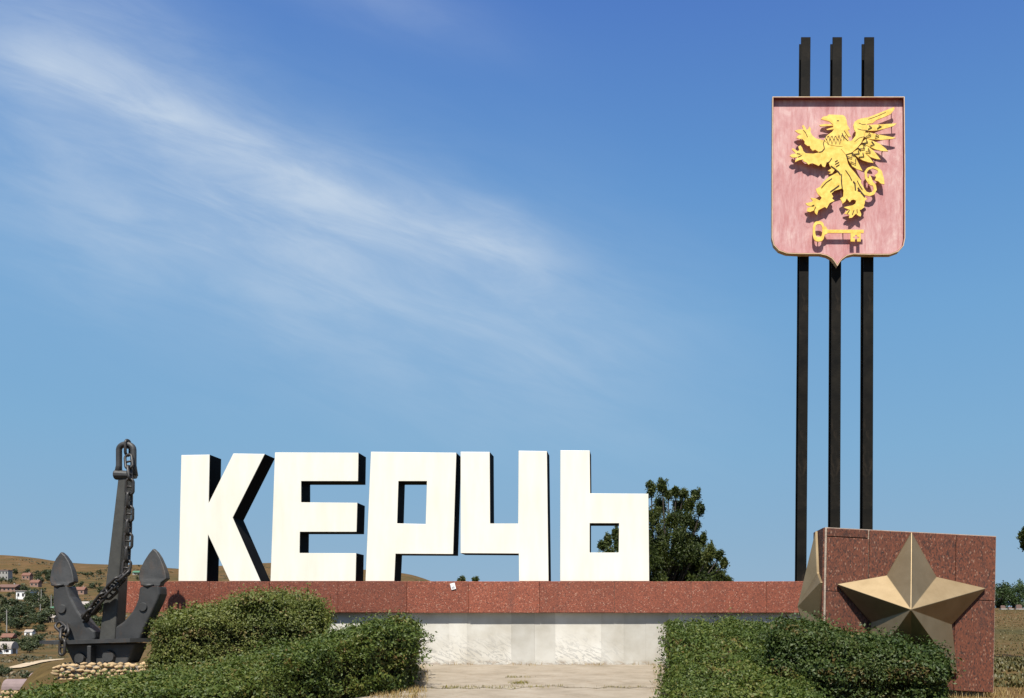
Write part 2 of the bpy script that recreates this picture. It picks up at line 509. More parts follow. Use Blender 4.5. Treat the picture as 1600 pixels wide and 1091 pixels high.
WALLC = {'white': (0.78, 0.78, 0.76), 'grey': (0.30, 0.29, 0.27), 'pink': (0.27, 0.165, 0.125), 'beige': (0.30, 0.24, 0.165), 'red': (0.21, 0.05, 0.035), 'brown': (0.17, 0.105, 0.085)}
for k, q in WALLC.items():
    M['w_' + k] = mottled(k + '_plaster', tuple(a * 0.82 for a in q), q, 0.8, 0.85)
ROOFC = {'redroof': (0.17, 0.075, 0.05), 'slate': (0.22, 0.16, 0.155), 'greenroof': (0.06, 0.17, 0.10), 'paleroof': (0.34, 0.30, 0.27), 'brownroof': (0.14, 0.075, 0.055)}
for k, q in ROOFC.items():
    M[k] = mottled(k, tuple(a * 0.75 for a in q), q, 1.2, 0.8)
M['glass'] = mottled('dark_glass', (0.012, 0.014, 0.018), (0.03, 0.033, 0.04), 1, 0.15)
M['wood'] = mottled('grey_wood', (0.10, 0.08, 0.06), (0.19, 0.16, 0.13), 5, 0.9)

# ---------------------------------------------------------------- terrain
def sstep(a, b, x):
    t = np.clip((x - a) / (b - a), 0, 1)
    return t * t * (3 - 2 * t)
DL = [0, 10, 14, 16, 18, 22, 40, 80, 105, 130, 200, 300, 450, 700, 1000, 1200, 1500, 2200, 6000]
ZL = [-.5, -.5, -.45, -.42, -.6, -1.3, -3.3, -6.6, -7.9, -8.6, -9.5, -7.4, 0.6, 22.5, 56, 84, 70, 20, 0]
DR = [0, 12, 22, 40, 60, 120, 200, 500, 6000]
ZR = [-.5, -.5, 0.0, 0.0, 0.55, 2.7, 3.0, 2.0, 0]
CX = [-600, 0, 40, 70, 95, 130, 170, 230, 275, 342, 400, 430, 470, 560, 600, 640, 690, 725, 800, 1000, 2600]
CY = [850, 867, 869, 873, 878, 880.5, 880, 879, 890, 884, 877, 876, 884, 889, 893, 897, 904, 911, 925, 945, 955]
def wob(x, y, s):
    return (np.sin(x / s * 1.7 + y / s * 0.9) + np.sin(x / s * 0.6 - y / s * 2.1 + 1.3) + np.sin(y / s * 3.1 + x / s * 2.7 + 4)) / 3
def ground_z(X, Y):
    X = np.asarray(X, float)
    Y = np.asarray(Y, float)
    d = np.maximum(Y + D0, 0.5)
    uu = X / np.maximum(d, 8)
    px = 1000 + F * uu
    zl = np.interp(d, DL, ZL)
    cr = ZC + (970 - np.interp(px, CX, CY)) / F * 1200
    cr0 = 84.0
    k = sstep(300, 900, d)
    zl = zl * (1 - k) + k * (zl * np.clip(cr / cr0, 0.1, 1.3))
    zr = np.interp(d, DR, ZR)
    a = np.interp(d, [0, 24, 90, 300, 700, 6000], [-0.70, -0.70, -0.50, -0.45, -0.26, -0.26])
    b = np.interp(d, [0, 24, 90, 300, 700, 6000], [-0.638, -0.638, -0.16, -0.14, -0.08, -0.08])
    wl = 1 - sstep(a, b, uu)
    z = zl * wl + zr * (1 - wl)
    z = z + wob(X, Y, 60) * np.interp(d, [40, 150, 500, 1000], [0, .5, 2.2, 2.5]) * wl
    z = z + wob(X, Y, 1.3) * 0.02
    return z
def gz(x, y):
    return float(ground_z(x, y))
def axis(lo, hi, fine_lo, fine_hi, step, grow):
    out = list(np.arange(fine_lo, fine_hi + 1e-6, step))
    q, s = fine_hi, step
    while q < hi:
        s *= grow
        q += s
        out.append(q)
    q, s = fine_lo, step
    while q > lo:
        s *= grow
        q -= s
        out.insert(0, q)
    return np.array(out)
gx = np.concatenate([axis(-4200, -16.5, -18, -17, 0.5, 1.028)[:-1], np.arange(-17, 16, 0.4), axis(16, 4200, 16.5, 17, 0.5, 1.045)])
gx = np.unique(np.round(gx, 3))
gy = np.concatenate([[-600, -300, -150, -80, -50, -35], np.arange(-28, 30, 0.5), axis(30, 6000, 30, 30.5, 0.6, 1.03)])
gy = np.unique(np.round(gy, 3))
GX, GY = np.meshgrid(gx, gy)
GZ = ground_z(GX, GY)
nx_, ny_ = len(gx), len(gy)
gv = np.stack([GX.ravel(), GY.ravel(), GZ.ravel()], 1)
idx = np.arange(nx_ * ny_).reshape(ny_, nx_)
gf = np.stack([idx[:-1, :-1].ravel(), idx[:-1, 1:].ravel(), idx[1:, 1:].ravel(), idx[1:, :-1].ravel()], 1)
def fast_mesh(name, v, quads, material, parent=None, tint=None, smooth=False):
    og = ORG.get(parent, Vector((0, 0, 0)))
    v = np.asarray(v, np.float32) - np.array(og, np.float32)
    me = bpy.data.meshes.new(name)
    nq, k = quads.shape
    me.vertices.add(len(v))
    me.vertices.foreach_set('co', v.ravel())
    me.loops.add(nq * k)
    me.loops.foreach_set('vertex_index', quads.astype(np.int32).ravel())
    me.polygons.add(nq)
    me.polygons.foreach_set('loop_start', np.arange(0, nq * k, k, dtype=np.int32))
    if smooth:
        me.polygons.foreach_set('use_smooth', np.ones(nq, bool))
    me.materials.append(material)
    if tint is not None:
        at = me.attributes.new('tint', 'FLOAT', 'POINT')
        at.data.foreach_set('value', np.asarray(tint, np.float32))
    me.update(calc_edges=True)
    me.validate()
    return link(name, me, parent)
g = fast_mesh('ground', gv, gf, M['ground'], smooth=True)
tag(g, kind='structure')

def on_ground(px, py, dmin=60, dmax=1190):
    """distance at which the line of sight through a photo pixel meets the ground"""
    ds = np.geomspace(dmin, dmax, 900)
    X = (px - 1000) / F * ds
    z = ground_z(X, ds - D0)
    y = 970 - (z - ZC) / ds * F
    ok = np.where(y <= py)[0]
    return float(ds[ok[0]]) if len(ok) else dmax

# dirt track crossing the valley
def strip(name, pts, wid, material, lift=0.05):
    vs, fs = [], []
    pts = [Vector(q) for q in pts]
    for i, q in enumerate(pts):
        a = pts[max(i - 1, 0)]
        b = pts[min(i + 1, len(pts) - 1)]
        t = (b - a)
        t.z = 0
        t.normalize()
        s = Vector((-t.y, t.x, 0))
        for k in (-1, 1):
            e = q + s * wid / 2 * k
            vs.append((e.x, e.y, gz(e.x, e.y) + lift))
    for i in range(len(pts) - 1):
        fs.append((2 * i, 2 * i + 1, 2 * i + 3, 2 * i + 2))
    return mesh(name, vs, fs, material, fix=False)
tp = []
for i in range(60):
    px = -60 + i * 4.2
    py = 1050 - (px + 60) * 0.115 + 1.2 * math.sin(px * 0.06) + (3.0 if px < 20 else 3.0 * max(0, 1 - (px - 20) / 30))
    d = on_ground(px, py, 120, 500)
    tp.append(P(px, py, d))
tr = strip('dirt_track', tp, 3.2, M['track'], 0.25)
tag(tr, kind='structure')

# ---------------------------------------------------------------- wall with granite beam and marble foot
WR = P(1400, 908.5, 21.93)
BX0, BX1 = P(181, 0, 21.93).x, WR.x
BZ0, BZ1 = P(0, 957.5, 21.93).z, P(0, 908.5, 21.93).z
wall = thing('monument_wall', ((BX0 + BX1) / 2, 0.5, 0), 'long low wall with red speckled granite beam above pale marble foot, carrying the letters', 'wall')
m = MB(); m.box(BX0 + 0.02, BX1, -0.03, 1.08, BZ0 + 0.02, BZ1 - 0.03)
beam = m.build('beam', M['cement'], wall)
joints = [181, 255, 327, 421, 528, 635.5, 732, 843, 960, 1080, 1198, 1300, 1400]
for i in range(len(joints) - 1):
    x0, x1 = P(joints[i], 0, 21.93).x, P(joints[i + 1], 0, 21.93).x
    pr = random.uniform(-0.006, 0.006)
    m = MB(); m.box(x0 + 0.0025, x1 - 0.0025, -0.07 + pr, -0.032, BZ0 + random.uniform(-.004, .004), BZ1 + random.uniform(-.004, .004))
    bevel(m.build('granite_slab', M['granite_beam'], beam), 0.006, 1)
    m = MB(); m.box(x0 + 0.004, x1 - 0.004, -0.028, 1.10, BZ1 - 0.028, BZ1 - 0.002 + random.uniform(-.002, .002))
    m.build('top_slab', M['granite_beam'], beam)
WX0 = P(300, 0, 22.2).x
m = MB(); m.box(WX0, BX1 - 0.1, 0.16, 0.95, -0.8, BZ0 + 0.018)
foot = m.build('wall_foot', M['cement'], wall)
mj = [300, 360, 420, 520, 600, 655, 703, 731, 800, 836, 868, 940, 975, 1009, 1044, 1110, 1200, 1300, 1395]
for i in range(len(mj) - 1):
    x0, x1 = P(mj[i], 0, 22.2).x, P(mj[i + 1], 0, 22.2).x
    pr = random.uniform(-0.003, 0.003)
    m = MB(); m.box(x0 + 0.0008, x1 - 0.0008, 0.10 + pr, 0.158, -0.12, BZ0 - 0.004)
    m.build('marble_slab', M['marble'], foot)
# white paper note stuck on the beam
note = thing('paper_note', P(707, 921, 21.85), 'small white paper note stuck on the red granite beam below the Р', 'note')
c0 = P(707, 916, 21.85)
def rot2(x, z, a):
    return (c0.x + x * math.cos(a) - z * math.sin(a), c0.z + x * math.sin(a) + z * math.cos(a))
m = MB(); m.prism([rot2(a, b, R(14)) for a, b in ((-.055, -.075), (.055, -.075), (.055, .075), (-.055, .075))], [], -0.086, -0.078)
m.build('sheet', M['paper'], note)
m = MB()
for k in range(3):
    z = -0.01 - 0.018 * k
    m.prism([rot2(a, b, R(14)) for a, b in ((-.035, z - .004), (.03, z - .004), (.03, z + .004), (-.035, z + .004))], [], -0.089, -0.0865)
m.build('print', M['ink'], note)

# ---------------------------------------------------------------- letters
Z7 = lambda L: [(a / 4 + 260, b / 4 + 680) for a, b in L]
Z8 = lambda L: [(a / 3.0769 + 640, b / 3.0769 + 680) for a, b in L]
LET = [
 ('К', Z7([(93, 125), (270, 122), (264, 425), (418, 115), (615, 118), (414, 517), (588, 918), (395, 918), (260, 622), (251, 918), (75, 918)]), [],
  'white block letter К with black sides, nearest the anchor'),
 ('Е', Z7([(678, 108), (1200, 110), (1197, 288), (842, 288), (842, 420), (1193, 423), (1188, 605), (834, 605), (832, 737), (1186, 738), (1182, 916), (650, 916)]), [],
  'white block letter Е with three bars and black sides, between К and Р'),
 ('Р', [(579.5, 706), (713, 707.6), (708, 866), (618, 865.5), (616, 909), (571, 909)], [[(622.5, 752), (667, 752), (665, 819), (620.5, 818)]],
  'white block letter Р on one stem, closed bowl with square opening'),
 ('Ч', Z8([(245, 80), (385, 81), (387, 425), (522, 425), (524, 75), (660, 77), (668, 704), (526, 704), (525, 570), (245, 568)]), [],
  'white block letter Ч with open top, between Р and Ь'),
 ('Ь', Z8([(725, 73), (866, 74), (868, 280), (1148, 282), (1152, 704), (724, 704)]), [Z8([(866, 424), (1007, 424), (1005, 565), (866, 565)])],
  'white block letter Ь with square opening, beside the dark tree'),
]
for ch, pts, holes, lab in LET:
    xs = [q[0] for q in pts]
    base = P(sum(xs) / len(xs), 908.5, 22.0)
    lt = thing('block_letter', (base.x, 0.3, BZ1), lab, 'letter', 'white block letters of the town sign')
    bot = max(q[1] for q in pts)
    pts = [(a, b if b < bot - 6 else 908.2) for a, b in pts]
    fx = P
    cv = lambda lp: [(P(a, b, 22.0).x, max(P(a, b, 22.0).z, BZ1 + 0.004)) for a, b in lp]
    m = MB(); m.prism(cv(pts), [cv(h) for h in holes], 0.0, 0.018)
    bevel(m.build('letter_face', M['letter_face'], lt), 0.006, 1)
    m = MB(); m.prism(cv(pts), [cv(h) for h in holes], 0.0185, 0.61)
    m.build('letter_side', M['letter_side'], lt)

# ---------------------------------------------------------------- three poles
YP = 0.36
POLES = [((1251.8, 1266.6), (1245, 1260), 'leftmost tall black steel pole carrying the shield, standing clear of the star block'),
         ((1301, 1315.7), (1297, 1312.6), 'middle tall black steel pole behind the point of the shield'),
         ((1350.6, 1366), (1347.5, 1363.5), 'rightmost tall black steel pole behind the star block')]
for (ta, tb), (ba, bb), lab in POLES:
    dp = D0 + YP
    zt = P(0, 58, dp).z
    x0b, x1b, x0t, x1t = P(ba, 0, dp).x, P(bb, 0, dp).x, P(ta, 0, dp).x, P(tb, 0, dp).x
    zb = BZ1 + 0.001
    pole = thing('steel_pole', ((x0b + x1b) / 2, YP + 0.15, zb), lab, 'pole', 'black steel poles carrying the shield')
    def pr(fa, fb, ya, yb, name):
        m = MB()
        la, lb = x0b + (x1b - x0b) * fa, x0b + (x1b - x0b) * fb
        qa, qb = x0t + (x1t - x0t) * fa, x0t + (x1t - x0t) * fb
        m.hexa([(la, ya, zb), (lb, ya, zb), (lb, yb, zb), (la, yb, zb), (qa, ya, zt), (qb, ya, zt), (qb, yb, zt), (qa, yb, zt)])
        bevel(m.build(name, M['pole'], pole), 0.004, 1)
    pr(0, 1, YP, YP + 0.03, 'front_flange')
    pr(0.44, 0.56, YP + 0.0305, YP + 0.2695, 'web')
    pr(0, 1, YP + 0.27, YP + 0.30, 'back_flange')

# ---------------------------------------------------------------- shield with griffin and key
DS = D0 + 0.15
SH = [(1207, 151), (1310, 151), (1413.5, 151), (1414.5, 260), (1414.5, 372), (1412, 384), (1404, 393), (1391, 397.8), (1360, 398), (1334, 397.3), (1324, 399.5), (1316, 405), (1312, 410),
      (1308.5, 416), (1304, 409), (1300, 404), (1292, 399.5), (1281, 397), (1250, 397), (1229, 396), (1217, 391.5), (1209, 383), (1206, 372), (1206.3, 260)]
shield = thing('shield', P(1310, 400, DS + 0.1), 'pale red heraldic shield with yellow griffin and key, hung on three black poles', 'shield')
def inset(poly, r):
    out = []
    n = len(poly)
    ar = sum(poly[i][0] * poly[(i + 1) % n][1] - poly[(i + 1) % n][0] * poly[i][1] for i in range(n))
    sg = 1 if ar > 0 else -1
    for i in range(n):
        p0, p1, p2 = poly[i - 1], poly[i], poly[(i + 1) % n]
        a = Vector((p1[0] - p0[0], p1[1] - p0[1])).normalized()
        b = Vector((p2[0] - p1[0], p2[1] - p1[1])).normalized()
        na, nb = Vector((-a.y, a.x)) * sg, Vector((-b.y, b.x)) * sg
        k = (na + nb)
        k = k / max(k.dot(na), 0.35)
        out.append((p1[0] + k.x * r, p1[1] + k.y * r))
    return out
YS = 0.15
poly_mesh('rim', SH, [inset(SH, 1.15)], DS, YS, YS + 0.16, M['rim'], shield)
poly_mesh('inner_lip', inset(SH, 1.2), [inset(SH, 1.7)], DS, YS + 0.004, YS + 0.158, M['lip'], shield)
poly_mesh('back_plate', inset(SH, 1.75), [], DS, YS + 0.105, YS + 0.15, M['enamel'], shield)
T = {1: (1225, 165, 10.91), 2: (1305, 165, 10.91), 3: (1245, 255, 10.91), 4: (1300, 255, 10.91), 5: (1255, 335, 13.636)}
def q(zid, *pts):
    ox, oy, s = T[zid]
    return [(ox + a / s, oy + b / s) for a, b in pts]
DG = D0 + YS - 0.03
griffin = poly_mesh('griffin',
    q(1, (690, 570), (850, 545), (1000, 560)) + q(2, (200, 612), (300, 640), (290, 800), (180, 835)) +
    q(4, (270, 0), (300, 60), (380, 150), (440, 230), (500, 300), (470, 400), (430, 480), (500, 510), (560, 580), (600, 610), (560, 640), (560, 680), (540, 740), (562, 742), (500, 790), (470, 800), (500, 870), (490, 910),
      (440, 890), (410, 860), (380, 890), (340, 930), (290, 935), (300, 880), (250, 865), (210, 865), (240, 820), (300, 795), (200, 752), (270, 735), (350, 720), (400, 690), (412, 640), (370, 620), (330, 630), (305, 668),
      (250, 600), (230, 650), (182, 692), (165, 650), (140, 600), (190, 570), (197, 470), (180, 420), (165, 200)) +
    q(3, (710, 150), (640, 90), (640, 130), (600, 175), (545, 180), (590, 150), (530, 130), (590, 90), (560, 45)) + q(1, (765, 970), (810, 900), (720, 850), (680, 790), (640, 780), (690, 730), (670, 660)),
    [], DG, YS - 0.030, YS - 0.004, M['gold'], shield)
def gp(name, pts, off, th=0.026):
    return poly_mesh(name, pts, [], DG, YS - 0.030 + off, YS - 0.030 + off + th, M['gold'], griffin)
gp('head', q(1, (630, 235), (660, 195), (740, 178), (760, 155), (900, 160), (1000, 165), (1040, 188)) + q(2, (195, 260), (205, 330), (250, 412), (212, 415), (268, 530), (222, 535), (232, 600), (200, 612)) +
   q(1, (1000, 700), (880, 690), (780, 670), (690, 600), (690, 570), (730, 515), (820, 450), (850, 405), (740, 420), (720, 405), (840, 370), (830, 320), (770, 270), (690, 250)), -0.006)
gp('tongue', q(1, (605, 330), (700, 312), (800, 316), (832, 325), (830, 345), (790, 343), (700, 350), (620, 354)), 0.003)
gp('foreleg', q(1, (700, 600), (600, 575), (540, 560), (480, 510), (450, 450), (460, 400), (432, 355), (415, 400), (380, 420), (370, 380), (330, 330), (308, 350), (330, 410), (250, 410), (185, 430), (240, 470), (295, 490),
   (230, 520), (213, 550), (260, 570), (310, 570), (352, 610), (350, 650), (400, 690), (440, 690), (450, 730), (490, 772), (530, 752), (590, 792), (640, 780), (685, 730), (672, 660)), -0.004)
gp('foreleg', q(1, (820, 890), (765, 970), (725, 980), (700, 1050), (660, 1040), (630, 990), (590, 1030), (550, 1010), (490, 985), (450, 990), (420, 1010), (380, 970), (330, 950), (320, 920), (260, 930), (190, 965), (190, 940),
   (235, 880), (150, 890), (98, 860), (130, 830), (210, 820), (135, 750), (150, 725), (230, 780), (262, 760), (243, 700), (280, 680), (310, 720), (330, 780), (370, 815), (500, 822), (600, 802), (700, 780), (800, 830)), -0.003)
gp('hind_leg', q(3, (710, 150), (540, 240), (440, 330), (400, 400), (325, 440), (345, 500), (370, 540), (400, 560), (427, 590), (390, 637), (320, 600), (235, 590), (275, 640), (250, 660), (148, 685), (180, 720), (262, 742),
   (185, 760), (168, 820), (230, 832), (300, 800), (310, 850), (345, 882), (370, 800), (480, 745), (510, 772), (560, 680), (642, 640), (600, 600), (622, 570), (590, 520), (640, 470), (740, 440), (772, 430), (765, 190)), 0.002)
gp('wing', q(2, (345, 520), (352, 460), (320, 410), (308, 340), (330, 280), (380, 245), (450, 220), (560, 205), (700, 150), (850, 90), (1000, 30), (1012, 60), (985, 100), (940, 150), (830, 200), (700, 250), (640, 300), (540, 318),
   (518, 425), (488, 535), (448, 630), (380, 715), (290, 800), (180, 835), (100, 740), (190, 615), (280, 600)), -0.0075)
FEA = [[(515, 330), (780, 320), (1050, 302), (1000, 345), (850, 390), (700, 425), (508, 430)],
       [(505, 440), (600, 458), (740, 490), (1040, 545), (980, 562), (800, 582), (600, 567), (485, 540)],
       [(530, 560), (640, 600), (760, 650), (850, 720), (905, 778), (780, 772), (680, 742), (570, 692), (447, 635)],
       [(470, 650), (560, 690), (660, 770), (775, 915), (700, 907), (600, 872), (510, 802), (378, 720)],
       [(400, 740), (500, 800), (590, 890), (655, 975), (560, 962), (470, 932), (390, 882), (330, 832), (288, 800)],
       [(178, 835), (290, 810), (360, 900), (410, 1000), (468, 1110), (375, 1082), (295, 1032), (230, 930)]]
for i, fe in enumerate(FEA):
    gp('feather', q(2, *fe), 0.004 + 0.006 * (i % 2))
def ribbon(pts, wd):
    pts = [Vector(p) for p in pts]
    L, Rr = [], []
    for i, p in enumerate(pts):
        a, b = pts[max(i - 1, 0)], pts[min(i + 1, len(pts) - 1)]
        t = (b - a).normalized()
        n = Vector((-t.y, t.x)) * (wd[i] if hasattr(wd, '__len__') else wd) / 2
        L.append(tuple(p + n)); Rr.append(tuple(p - n))
    return L + Rr[::-1]
tl = q(4, (420, 300), (480, 385), (530, 465), (575, 515), (640, 532), (700, 512), (738, 450), (725, 380), (680, 330), (615, 300), (582, 240), (575, 150), (615, 95), (690, 68), (760, 88), (820, 130))
gp('tail', ribbon(tl, [7.5, 7, 6.5, 6, 5.5, 5.2, 5, 4.8, 4.4, 4.2, 4, 3.8, 3.6, 3.6, 3.8, 4]), 0.004)
gp('tail_leaf', q(4, (640, 190), (672, 240), (695, 300), (685, 385), (640, 360), (608, 335), (622, 265)), 0.0055)
gp('tail_tuft', q(4, (790, 85), (850, 130), (868, 200), (888, 270), (895, 360), (835, 348), (790, 308), (725, 292), (755, 240), (728, 205), (780, 170)), 0.0028)
lines = MB()  # dark strokes: engraved lines, plus painted shadow between the feathers
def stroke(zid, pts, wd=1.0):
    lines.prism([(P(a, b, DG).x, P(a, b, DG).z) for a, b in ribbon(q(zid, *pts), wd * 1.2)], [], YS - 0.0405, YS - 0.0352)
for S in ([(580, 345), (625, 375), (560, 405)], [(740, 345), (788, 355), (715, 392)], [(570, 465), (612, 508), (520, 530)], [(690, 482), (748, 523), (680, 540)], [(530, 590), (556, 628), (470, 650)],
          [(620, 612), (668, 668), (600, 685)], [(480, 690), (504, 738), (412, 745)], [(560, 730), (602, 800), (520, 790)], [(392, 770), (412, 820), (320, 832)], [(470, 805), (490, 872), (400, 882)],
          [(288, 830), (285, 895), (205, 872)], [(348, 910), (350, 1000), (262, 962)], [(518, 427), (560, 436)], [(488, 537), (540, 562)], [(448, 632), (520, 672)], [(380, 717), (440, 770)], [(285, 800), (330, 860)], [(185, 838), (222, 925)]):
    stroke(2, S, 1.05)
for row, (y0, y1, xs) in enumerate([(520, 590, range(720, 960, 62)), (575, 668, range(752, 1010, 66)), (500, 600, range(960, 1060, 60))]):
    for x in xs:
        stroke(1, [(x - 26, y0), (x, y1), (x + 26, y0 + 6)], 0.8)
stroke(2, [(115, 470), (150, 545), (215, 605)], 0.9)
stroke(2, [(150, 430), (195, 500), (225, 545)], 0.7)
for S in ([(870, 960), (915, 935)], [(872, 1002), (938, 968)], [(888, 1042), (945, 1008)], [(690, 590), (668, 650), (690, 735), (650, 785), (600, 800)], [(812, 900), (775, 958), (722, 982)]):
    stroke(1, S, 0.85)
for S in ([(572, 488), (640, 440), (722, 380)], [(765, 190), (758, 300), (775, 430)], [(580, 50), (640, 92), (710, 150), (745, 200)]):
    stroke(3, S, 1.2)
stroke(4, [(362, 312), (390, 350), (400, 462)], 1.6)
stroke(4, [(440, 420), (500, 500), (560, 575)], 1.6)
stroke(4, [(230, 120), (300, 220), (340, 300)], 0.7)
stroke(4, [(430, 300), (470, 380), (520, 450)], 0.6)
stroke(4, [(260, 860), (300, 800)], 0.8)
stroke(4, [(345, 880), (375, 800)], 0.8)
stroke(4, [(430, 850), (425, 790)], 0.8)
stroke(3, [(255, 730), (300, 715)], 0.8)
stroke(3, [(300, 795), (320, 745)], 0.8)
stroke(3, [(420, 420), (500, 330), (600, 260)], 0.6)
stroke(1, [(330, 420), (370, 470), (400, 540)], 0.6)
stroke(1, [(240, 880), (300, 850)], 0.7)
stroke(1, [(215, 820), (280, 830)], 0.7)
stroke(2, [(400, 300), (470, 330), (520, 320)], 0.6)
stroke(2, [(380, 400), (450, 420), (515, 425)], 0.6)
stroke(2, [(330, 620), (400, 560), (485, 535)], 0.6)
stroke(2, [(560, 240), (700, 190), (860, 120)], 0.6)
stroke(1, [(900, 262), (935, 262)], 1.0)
tag(lines.build('engraved_and_shade_lines', M['gold_line'], griffin), kind='stuff')
kb = MB()
cvk = lambda L: [(P(a, b, DG).x, P(a, b, DG).z) for a, b in q(5, *L)]
oval = lambda cx, cy, rx, ry: [(cx + rx * math.copysign(abs(math.cos(t)) ** 0.7, math.cos(t)), cy + ry * math.copysign(abs(math.sin(t)) ** 0.7, math.sin(t))) for t in [k * math.tau / 20 for k in range(20)]]
kb.prism(cvk(oval(330, 362, 126, 218)), [cvk(oval(332, 345, 76, 138))], YS - 0.030, YS - 0.002)
key = kb.build('key', M['gold'], shield)
kb = MB(); kb.prism(cvk([(452, 270), (470, 250), (500, 290), (520, 328), (1290, 330), (1290, 398), (520, 398), (490, 425), (440, 440)]), [], YS - 0.032, YS - 0.004)
kb.build('key_shank', M['gold'], key)
kb = MB(); kb.prism(cvk([(1010, 385), (1225, 385), (1225, 580), (1150, 580), (1150, 512), (1190, 512), (1190, 478), (1150, 478), (1150, 440), (1100, 440), (1100, 478), (1060, 478), (1060, 512), (1100, 512), (1100, 580), (1010, 580)]), [], YS - 0.031, YS - 0.003)
kb.build('key_bit', M['gold'], key)
def pins(par, L):
    for a, b in L:
        c = P(a, b, DG)
        m = MB(); m.tube([(c.x, YS - 0.008, c.z), (c.x, YS + 0.106, c.z)], 0.012, 6)
        m.build('standoff_rod', M['gold_line'], par)
pins(griffin, q(2, (985, 325), (945, 548), (820, 755), (700, 895), (980, 60)) + q(1, (300, 480), (200, 850), (600, 900), (900, 300)) + q(3, (300, 750), (650, 330)) + q(4, (380, 780), (820, 240), (300, 200)))
pins(key, q(5, (870, 362), (330, 560)))

# ---------------------------------------------------------------- granite block with stars
DB = 16.5
YB = DB - D0
bx0, bx1 = P(1290, 0, DB).x, P(1558, 0, DB).x
bzt, bzb = P(0, 823.5, DB).z, P(0, 1069, DB).z
SHR = 0.052
def sh(x, z):
    """the block leans: its top falls away to the right"""
    return z - SHR * (x - bx0)
def shx(x, z):
    return x - 0.018 * (bzt - z)
def sbox(m, x0, x1, y0, y1, z0, z1):
    c = []
    for z in (z0, z1):
        for x, y in ((x0, y0), (x1, y0), (x1, y1), (x0, y1)):
            c.append((shx(x, z), y, sh(x, z)))
    m.hexa(c)
block = thing('star_block', ((bx0 + bx1) / 2, YB + 0.5, bzb - 0.1), 'square red granite block with large bronze five-pointed stars on its sides', 'monument')
BD = 1.0
m = MB(); sbox(m, bx0, bx1, YB + 0.045, YB + BD, bzb, bzt)
core_ = m.build('block_core', M['mortar'], block)
m = MB(); sbox(m, bx0 + 0.10, bx1 - 0.12, YB + 0.16, YB + BD - 0.1, bzb - 0.45, bzb - 0.002)
m.build('recessed_base', M['cement'], block)
zf = lambda py, px: P(px, py, DB).z + SHR * (P(px, 0, DB).x - bx0)
cols_ = [bx0 + 0.028, P(1358.5, 0, DB).x, P(1494, 0, DB).x, bx1 - 0.012]
zj = [zf(924, 1300), zf(926, 1425), zf(938 , 1525)]
for i in range(3):
    z_hi = bzt - 0.016
    rows = [(bzb + 0.005, zj[i] - 0.005), (zj[i] + 0.005, z_hi)]
    if i == 0:
        rows = [(bzb + 0.005, zj[0] - 0.005), (zj[0] + 0.005, bzt - 0.172), (bzt - 0.160, z_hi)]
    for z0, z1 in rows:
        pr = random.uniform(-0.008, 0.008)
        m = MB(); sbox(m, cols_[i] + 0.005, cols_[i + 1] - 0.005 - (0.012 if (i == 0 and z0 > bzt - 0.165) else 0), YB + pr, YB + 0.044, z0, z1)
        bevel(m.build('granite_slab', M['granite_block'], core_), 0.007, 1)
m = MB(); sbox(m, bx0 - 0.030, bx0 - 0.001, YB + 0.06, YB + BD - 0.01, bzb + 0.02, bzt - 0.01)
m.build('side_slab', M['granite_block'], core_)
def star(name, c, ax, up, out, rad, inner, ph, sx=1.0, skew=0.0):
    """five-pointed pyramid star; ten facets as its sub-parts"""
    tips = []
    for k in range(10):
        a = R(90 + 36 * k)
        r = rad if k % 2 == 0 else inner
        tips.append(c + ax * math.cos(a) * r * sx + up * math.sin(a) * r)
    apex = c + out * ph + ax * skew
    root = None
    m = MB()
    vs = [apex] + tips + [t - out * 0.045 for t in tips]
    fs = [(0, 1 + k, 1 + (k + 1) % 10) for k in range(10)] + [(1 + k, 11 + k, 11 + (k + 1) % 10, 1 + (k + 1) % 10) for k in range(10)] + [tuple(range(20, 10, -1))]
    m.add(vs, fs)
    return bevel(m.build(name, M['bronze'], block), 0.005, 1, 12)
sc0 = P(1423, 954, DB)
star('star', Vector((sc0.x, YB - 0.055, sc0.z)), Vector((1, 0, -0.028)), Vector((0, 0, 1)), Vector((0, -1, 0)), 1.385, 0.75, 0.68, 1.0, -0.21)
lc = P(1291, 945, DB + 0.5)
star('star', Vector((bx0 - 0.085, YB + 0.52, P(0, 948, DB + .5).z)), Vector((0, 1, 0)), Vector((0, 0, 1)), Vector((-1, 0, 0)), 1.385, 0.75, 0.33, 0.36)

# ---------------------------------------------------------------- anchor
DA = 20.0
YA = DA - D0
anchor = thing('anchor', P(166, 1036, DA), 'big dark grey ship anchor standing upright with two upturned flukes, on a stone plinth', 'anchor')
A3 = lambda L: [(a / 4.959 + 60, b / 4.959 + 850) for a, b in L]
def xz(L, d):
    return [(P(a, b, d).x, P(a, b, d).z) for a, b in L]
# shank: four-sided taper
def quad_taper(name, b4, t4, y0b, y1b, y0t, y1t, material, par, bw=0.025):
    m = MB()
    (b0, b1, bz), (t0, t1, tz) = b4, t4
    m.hexa([(b0, y0b, bz), (b1, y0b, bz), (b1, y1b, bz), (b0, y1b, bz), (t0, y0t, tz), (t1, y0t, tz), (t1, y1t, tz), (t0, y1t, tz)])
    return bevel(m.build(name, material, par), bw, 2)
pb, pt = P(154, 1003, DA - .2), P(182.5, 738, DA - .2)
quad_taper('shank', (P(154, 0, DA - .2).x, P(179, 0, DA - .2).x, pb.z), (P(182.5, 0, DA - .2).x, P(195.5, 0, DA - .2).x, pt.z), YA - .2, YA + .2, YA - .14, YA + .14, M['shank'], anchor, 0.03)
